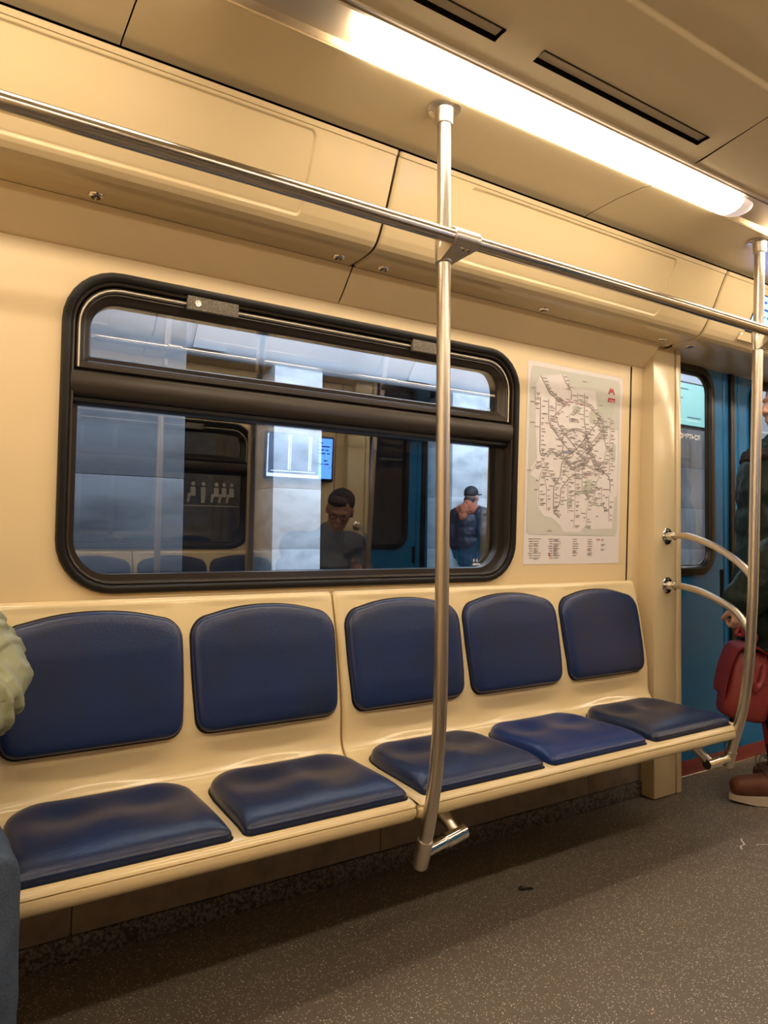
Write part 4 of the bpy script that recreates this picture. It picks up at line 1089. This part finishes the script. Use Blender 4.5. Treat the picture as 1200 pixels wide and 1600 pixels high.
def backpack():
    V = Vector
    t = thing('backpack', (2.70, 1.59, .335), 'dark red leather backpack hanging from the hand of the person in the green coat', 'bag')
    # local frame: a runs left to right, b is depth, c is height, all leaning slightly
    ux = V((.74, -.65, -.17)).normalized(); uz = V((-.16, .12, .98)).normalized(); uy = uz.cross(ux).normalized(); uz = ux.cross(uy)
    o = V((2.695, 1.600, .322))
    Lp = lambda a, b, c: o+ux*a*.70+uy*b+uz*c*1.0
    m = MB(); rings = []
    for c, w, d in ((0, .085, .050), (.006, .108, .066), (.02, .120, .074), (.08, .124, .076), (.15, .116, .070), (.21, .102, .060), (.25, .088, .048), (.268, .076, .034)):
        rings.append([Lp(w*math.copysign(abs(math.cos(x))**.55, math.cos(x))+(-.012 if c > .2 else 0), d*math.copysign(abs(math.sin(x))**.55, math.sin(x)), c) for x in [i*2*math.pi/36 for i in range(36)]])
    m.loft(rings, True, True); m.build('bag_body', M['bag'], t)
    # flap folded over the top and down the left side
    fl = MB(); prof = spline([(.055, .0, .272), (.0, 0, .288), (-.06, 0, .290), (-.105, 0, .268), (-.128, 0, .20), (-.134, 0, .12), (-.132, 0, .085)], 6)
    rings = [[Lp(p.x, -.078*(1-.1*k/len(prof)), p.z), Lp(p.x, -.05, p.z+.004), Lp(p.x, .05, p.z+.004), Lp(p.x, .078, p.z), Lp(p.x+.004, .070, p.z-.008), Lp(p.x+.004, -.070, p.z-.008)] for k, p in enumerate(prof)]
    fl.loft(rings, True, True); fl.build('flap', M['bag'], t)
    # gathered side gusset seen as a folded tongue
    g = MB(); g.cap_chain([(Lp(-.045, -.070, .235), .012), (Lp(-.020, -.082, .16), .020), (Lp(.010, -.080, .13), .018), (Lp(.040, -.072, .16), .014), (Lp(.045, -.062, .225), .010)], 12); go = g.build('gusset', M['bag'], t); remesh(go, .005, 3)
    # top handle up to the hand
    h = MB(); top = V((2.660, 1.575, .682))
    h.tube(spline([Lp(-.015, -.02, .285), Lp(.0, -.012, .33), top+V((-.012, .006, -.03)), top, top+V((.014, -.008, -.03)), Lp(.035, .01, .33), Lp(.03, .02, .285)], 8), .0075, 10); h.build('handle', M['bag'], t)
    s = MB(); s.tube(spline([Lp(.055, -.02, .285), Lp(.10, -.03, .27), Lp(.135, -.03, .19), Lp(.135, -.01, .12), Lp(.12, 0, .06)], 8), .0055, 8); s.build('shoulder_strap', M['trousers'], t)
    b = MB(); b.loft([[Lp(x, y, z) for x, y, z in r] for r in ([(.10, -.03, .03), (.10, -.028, .03), (.106, -.012, .012), (.106, -.014, .012)], [(.165, -.03, -.055), (.165, -.028, -.055), (.150, -.012, -.085), (.150, -.014, -.085)], [(.26, -.03, .045), (.26, -.028, .045), (.26, -.012, .015), (.26, -.014, .015)])], True, True); b.build('loose_strap', M['bag'], t)
    for a, c in ((-.063, .222), (.088, .19), (.135, .075)):
        q = MB(); q.tube([Lp(a, -.077, c), Lp(a+.006, -.084, c-.004)], .006, 12); q.build('stud', M['gold'], t)
backpack()

# --- man across the aisle, seen mirrored in the window
def mirrored_man():
    V = Vector
    mm = lambda x, y, z: V((x-.09, 2*YC-y, z))     # y written as on the near side
    t = thing('person', tuple(mm(2.12, 1.55, .44)), 'man in slate grey sitting across the aisle, mirrored in the window', 'person')
    b = MB(); hd = mm(2.20, 1.35, 1.125); fw = V((-.55, .8, -.5)); up = V((-.05, .4, 1))
    P, Rm = head_parts(b, hd, fw, up, 1.04)
    neck, chest, hip = mm(2.18, 1.42, .985), mm(2.15, 1.47, .82), mm(2.12, 1.58, .52)
    b.cap_chain([(hd+V((0, -.02, -.05)), .054), (neck, .06), (chest, .11), (hip, .13)], 14)
    ra = (mm(2.36, 1.47, .90), mm(2.44, 1.40, .70), mm(2.325, 1.375, .80)); la = (mm(1.96, 1.47, .90), mm(1.90, 1.38, .66), mm(2.04, 1.24, .60))
    for a in (ra, la): b.cap_chain([(a[0], .05), (a[1], .04), (a[2], .029)], 12)
    hand_parts(b, ra[2], V((-.1, .5, -.35)), V((.6, 0, -.7)), 1, 1.1, 1.05); hand_parts(b, la[2], V((.3, .6, -.2)), V((0, 0, -1)), -1, .6, 1.05)
    legs = {}
    for sg in (1, -1):
        hp, kn, an = mm(2.12+.09*sg, 1.56, .52), mm(2.12+.14*sg, 1.17, .50), mm(2.12+.14*sg, 1.13, .09)
        b.cap_chain([(hp, .08), (kn, .058), (an, .04)], 12); legs[sg] = (hp, kn, an)
        b.cap_chain([(an+V((0, -.03, -.04)), .036), (an+V((0, .13, -.05)), .03)], 10)
    bo = b.build('body', M['skin'], t); remesh(bo, .007, 2); eyes(P, Rm, t, 1.04)
    h = MB(); h.ell(P(-.025, 0, .055), (.098, .086, .078), 16, Rm); h.ell(P(-.06, 0, -.01), (.06, .078, .075), 16, Rm); h.ell(P(.055, .02, .085), (.045, .06, .03), 12, Rm); ho = h.build('hair', M['hair'], t); remesh(ho, .009, 2, .014, .03)
    g = MB()
    for q in (1, -1):
        g.tube([P(.095, q*.031+.022*math.cos(a), .004+.016*math.sin(a)) for a in [k*math.pi/8 for k in range(17)]], .0025, 6)
        g.tube([P(.092, q*.053, .008), P(.0, q*.079, .006)], .002, 6)
    g.tube([P(.098, .010, .008), P(.098, -.010, .008)], .002, 6); g.build('glasses', M['glasses'], t)
    c = MB(); c.cap_chain([(hip, .165), (hip.lerp(chest, .5), .17), (chest, .165), (chest+V((0, 0, .08)), .13), (neck, .082)], 20)
    c.cap_chain([(la[0], .10), (ra[0], .10)], 16)
    for a in (ra, la): c.cap_chain([(a[0], .09), (a[0].lerp(a[1], .6), .07), (a[1], .066), (a[1].lerp(a[2], .85), .052)], 16)
    c.cap_chain([(neck+V((.05, 0, .03)), .03), (neck+V((0, -.05, .03)), .03), (neck+V((-.05, 0, .03)), .03)], 12)
    jo = c.build('jacket', M['grey'], t); remesh(jo, .009, 3, .016, .08)
    tr = MB(); tr.cap_chain([(hip+V((-.08, 0, 0)), .12), (hip+V((.08, 0, 0)), .12)], 16)
    for sg in (1, -1):
        hp, kn, an = legs[sg]; tr.cap_chain([(hp, .10), (kn, .075), (an+V((0, 0, .03)), .062)], 16)
    to = tr.build('trousers', M['blackcloth'], t); remesh(to, .01, 3)
    for sg in (1, -1):
        an = legs[sg][2]; s = MB(); s.cap_chain([(an+V((0, -.03, -.04)), .046), (an+V((0, .15, -.05)), .035)], 14); s.cap_chain([(an, .05), (an+V((0, 0, -.04)), .05)], 12); so = s.build('shoe', M['blackcloth'], t); remesh(so, .009, 3)
mirrored_man()

# --- man on the platform
def platform_man():
    V = Vector
    f = Fig((5.74, 6.95, 0), 18)
    t = thing('person', tuple(f(0, 0, 0)), 'man in a black cap and navy jacket with orange hood walking on the platform outside', 'person')
    b = MB(); hd = f(.03, 0, 1.53); P, Rm = head_parts(b, hd, f.F, f.U, 1.05)
    b.cap_chain([(hd-f.U*.06, .055), (f(0, 0, 1.37), .06), (f(0, 0, 1.22), .12), (f(0, 0, .92), .13)], 14)
    arms = {}
    for sg in (1, -1):
        a = (f(-.01, sg*.185, 1.30), f(-.05+.02*sg, sg*.235, 1.04), f(.05, sg*.225, .80)); arms[sg] = a
        b.cap_chain([(a[0], .05), (a[1], .04), (a[2], .03)], 12); hand_parts(b, a[2], V((0, 0, -1))+f.F*.2, f.F, sg, .6, 1.05)
    legs = {}
    for sg in (1, -1):
        hp, kn, an = f(0, sg*.09, .88), f(.03+.06*sg, sg*.095, .48), f(-.02+.16*sg, sg*.095, .10)
        b.cap_chain([(hp, .085), (kn, .06), (an, .042)], 12); legs[sg] = (hp, kn, an)
        b.cap_chain([(an+f.F*-.03-f.U*.04, .036), (an+f.F*.13-f.U*.055, .03)], 10)
    bo = b.build('body', M['skin'], t); remesh(bo, .009, 2); eyes(P, Rm, t, 1.05)
    c = MB(); c.ell(P(-.012, 0, .055), (.106, .088, .086), 18, Rm); c.ell(P(-.02, 0, .03), (.104, .087, .05), 18, Rm)
    cp = c.build('cap', M['blackcap'], t); remesh(cp, .009, 2)
    q = MB(); q.ell(P(.135, 0, .035), (.065, .066, .010), 16, Rm); q.build('cap_brim', M['blackcap'], cp)
    h = MB(); h.ell(P(-.055, 0, -.035), (.055, .078, .06), 14, Rm); h.build('hair', M['hair'], t)
    j = MB(); j.cap_chain([(f(0, 0, 1.34), .10), (f(-.01, 0, 1.24), .175), (f(0, 0, 1.10), .185), (f(0, 0, .96), .185), (f(0, 0, .84), .178), (f(0, 0, .74), .168)], 22)
    j.cap_chain([(arms[1][0], .105), (arms[-1][0], .105)], 18)
    for sg in (1, -1):
        a = arms[sg]; pts = []
        for k in range(9):
            q_ = k/8; p = a[0].lerp(a[1], q_*2) if q_ < .5 else a[1].lerp(a[2], q_*2-1); pts.append((p, lerp(.095, .066, q_)+.006*math.sin(k*2.5)))
        j.cap_chain(pts, 16)
    for z in (1.20, 1.08, .96): j.cap_chain([(f(0, 0, z+.02), .193), (f(0, 0, z-.02), .193)], 22)
    jo = j.build('jacket', M['navy'], t); remesh(jo, .011, 3, .02, .08)
    o = MB()
    o.cap_chain([(f(.09, .05, 1.35), .05), (f(.0, .12, 1.37), .055), (f(-.10, .08, 1.36), .07), (f(-.13, 0, 1.345), .08), (f(-.10, -.08, 1.36), .07), (f(.0, -.12, 1.37), .055), (f(.09, -.05, 1.35), .05)], 14)
    o.cap_chain([(f(-.05, 0, 1.42), .078), (f(-.02, 0, 1.34), .10)], 16); o.cap_chain([(f(-.12, 0, 1.36), .08), (f(-.165, 0, 1.27), .055)], 14)
    oo = o.build('hood', M['orange'], t); remesh(oo, .009, 3, .02, .04)
    tr = MB()
    for sg in (1, -1):
        hp, kn, an = legs[sg]; tr.cap_chain([(hp, .105), (kn, .08), (an+f.U*.03, .066)], 14)
    to = tr.build('trousers', M['darkblue'], t); remesh(to, .011, 3)
    for sg in (1, -1):
        an = legs[sg][2]; s = MB(); s.cap_chain([(an+f.F*-.03-f.U*.045, .046), (an+f.F*.14-f.U*.06, .035)], 12); s.cap_chain([(an, .05), (an-f.U*.04, .05)], 12); so = s.build('shoe', M['blackcloth'], t); remesh(so, .01, 2)
platform_man()

# ------------------------------------------------------------------ station outside the windows
def station():
    p = MB(); p.box(-6, 24, 2.06, 13, -.12, 0); tag(p.build('platform_floor', M['platform']), kind='structure')
    w_ = MB(); w_.box(-6, 24, 13.0, 13.2, -1.2, 3.4); tag(w_.build('wall_far', M['tunnel']), kind='structure')
    # vault over the platform, springing from above the pillars
    v = MB(); pr = [(7.6, 2.90), (7.25, 2.90), (7.15, 2.98), (6.9, 3.30), (6.4, 3.72), (5.6, 4.10), (4.6, 4.36), (3.4, 4.45), (2.3, 4.40)]
    v.extrude_x(pr+[(y, z+.25) for y, z in pr[::-1]], -6, 24); tag(v.build('vault', M['vault']), kind='structure')
    b = MB(); b.box(-6, 24, 7.30, 13.2, 2.90, 3.3); tag(b.build('ceiling_far', M['tunnel']), kind='structure')
    # transverse ribs across the vault
    for k, x in enumerate((2.2, 4.9, 7.6, 10.3)):
        q = MB(); q.extrude_x([(y, z-.03) for y, z in pr[2:]]+[(y, z+.01) for y, z in pr[2:][::-1]], x, x+.35); tag(q.build('trim_8', M['vault']), kind='structure')
    L = ['wide grey marble pier outside, behind the left half of the window', 'pale marble pillar outside between the two dark gaps', 'pale marble pillar outside behind the walking man', 'dark grey marble pillar outside seen through the left blue door', 'pale marble pillar outside seen past the right pole through the right door']
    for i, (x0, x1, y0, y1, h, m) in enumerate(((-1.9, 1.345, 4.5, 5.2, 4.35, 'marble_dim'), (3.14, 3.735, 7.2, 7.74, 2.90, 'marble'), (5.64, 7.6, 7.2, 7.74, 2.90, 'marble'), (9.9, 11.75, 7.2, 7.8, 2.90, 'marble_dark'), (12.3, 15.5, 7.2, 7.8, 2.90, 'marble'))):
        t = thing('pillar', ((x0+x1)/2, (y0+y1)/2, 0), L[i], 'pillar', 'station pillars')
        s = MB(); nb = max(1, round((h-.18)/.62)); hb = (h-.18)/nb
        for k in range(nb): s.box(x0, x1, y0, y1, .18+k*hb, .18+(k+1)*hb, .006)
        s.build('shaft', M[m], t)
        s = MB(); s.box(x0-.02, x1+.02, y0-.02, y1+.02, 0, .18, .006); s.build('plinth', M['platform'], t)
    # lit line sign opposite the doors
    t = thing('station_sign', (9.6, 5.6, 1.9), 'mint green lit station sign outside, seen through the left door pane', 'sign')
    q = MB(); q.box(7.3, 10.3, 5.95, 6.05, 2.58, 3.22, .01); q.build('sign_box', M['bezel'], t)
    q = MB(); q.box(7.33, 10.27, 5.940, 5.949, 2.61, 3.19); q.build('sign_face', M['sign'], t)
    q = MB(); rnd = random.Random(2)
    for r in range(4):
        x = 7.45
        while x < 10.1:
            w = .12+.2*rnd.random(); 
            if rnd.random() < .55: q.box(x, x+w, 5.935, 5.939, 3.10-r*.13, 3.118-r*.13)
            x += w+.12
    q.build('sign_lettering', M['signtxt'], t)
    for x in (7.6, 10.0):
        q = MB(); q.tube([(x, 6.0, 3.22), (x, 6.0, 3.95)], .02, 8); q.build('hanger', M['alu'], t)
    for i, x in enumerate((.9, 3.4, 5.9, 8.4, 10.9)):
        t = thing('platform_lamp', (x, 3.1, 4.25), ['leftmost', 'second', 'middle', 'fourth', 'rightmost'][i]+' glowing lamp trough above the platform outside', 'lamp', 'platform lamps')
        q = MB(); q.box(x-.9, x+.9, 3.0, 3.22, 4.18, 4.26, .02); q.build('housing', M['alu'], t)
        q = MB(); q.box(x-.87, x+.87, 3.02, 3.20, 4.165, 4.179); q.build('tube', M['plamp'], t)
    ld = bpy.data.lights.new('platform_light', 'AREA'); ld.shape = 'RECTANGLE'; ld.size = 14; ld.size_y = .5; ld.energy = 300; ld.color = (.78, .88, 1.0)
    lo = bpy.data.objects.new('platform_light', ld); COL.objects.link(lo); lo.location = (5.5, 3.4, 3.9)
    lo.rotation_euler = (math.radians(62), 0, 0)
    lu = bpy.data.lights.new('vault_uplight', 'AREA'); lu.shape = 'RECTANGLE'; lu.size = 14; lu.size_y = .4; lu.energy = 120; lu.color = (.74, .86, 1.0)  # unseen area light without a fixture, added to brighten the vault
    lo = bpy.data.objects.new('vault_uplight', lu); COL.objects.link(lo); lo.location = (5.5, 4.2, 3.0); lo.rotation_euler = (math.radians(170), 0, 0)
station()

# ------------------------------------------------------------------ camera, light, view
def aim(yaw, pitch, roll):
    yaw, pitch, roll = (math.radians(v) for v in (yaw, pitch, roll))
    fwd = Vector((math.sin(yaw)*math.cos(pitch), math.cos(yaw)*math.cos(pitch), math.sin(pitch)))
    right = Vector((math.cos(yaw), -math.sin(yaw), 0)); down = fwd.cross(right)
    c, s = math.cos(roll), math.sin(roll)
    r2 = c*right+s*down; d2 = -s*right+c*down
    return Matrix((r2, -d2, -fwd)).transposed()
cam = bpy.data.cameras.new('camera'); co = bpy.data.objects.new('camera', cam); COL.objects.link(co)
cam.sensor_fit = 'VERTICAL'; cam.sensor_height = 36; cam.lens = 1100/1600*36; cam.clip_start = .02
co.matrix_world = Matrix.Translation((0, 0, HC)) @ aim(32.556, 1.9498, -.672).to_4x4()
SC.camera = co
w = bpy.data.worlds.new('underground'); SC.world = w; w.use_nodes = True
w.node_tree.nodes['Background'].inputs[0].default_value = (.02, .025, .035, 1); w.node_tree.nodes['Background'].inputs[1].default_value = .3
vs = SC.view_settings
vs.view_transform = 'Standard'; vs.look = 'None'; vs.gamma = 1; vs.use_curve_mapping = False; vs.exposure = 1.18
SC.cycles.max_bounces = 10; SC.cycles.transparent_max_bounces = 16; SC.cycles.sample_clamp_indirect = 6; SC.cycles.use_denoising = True
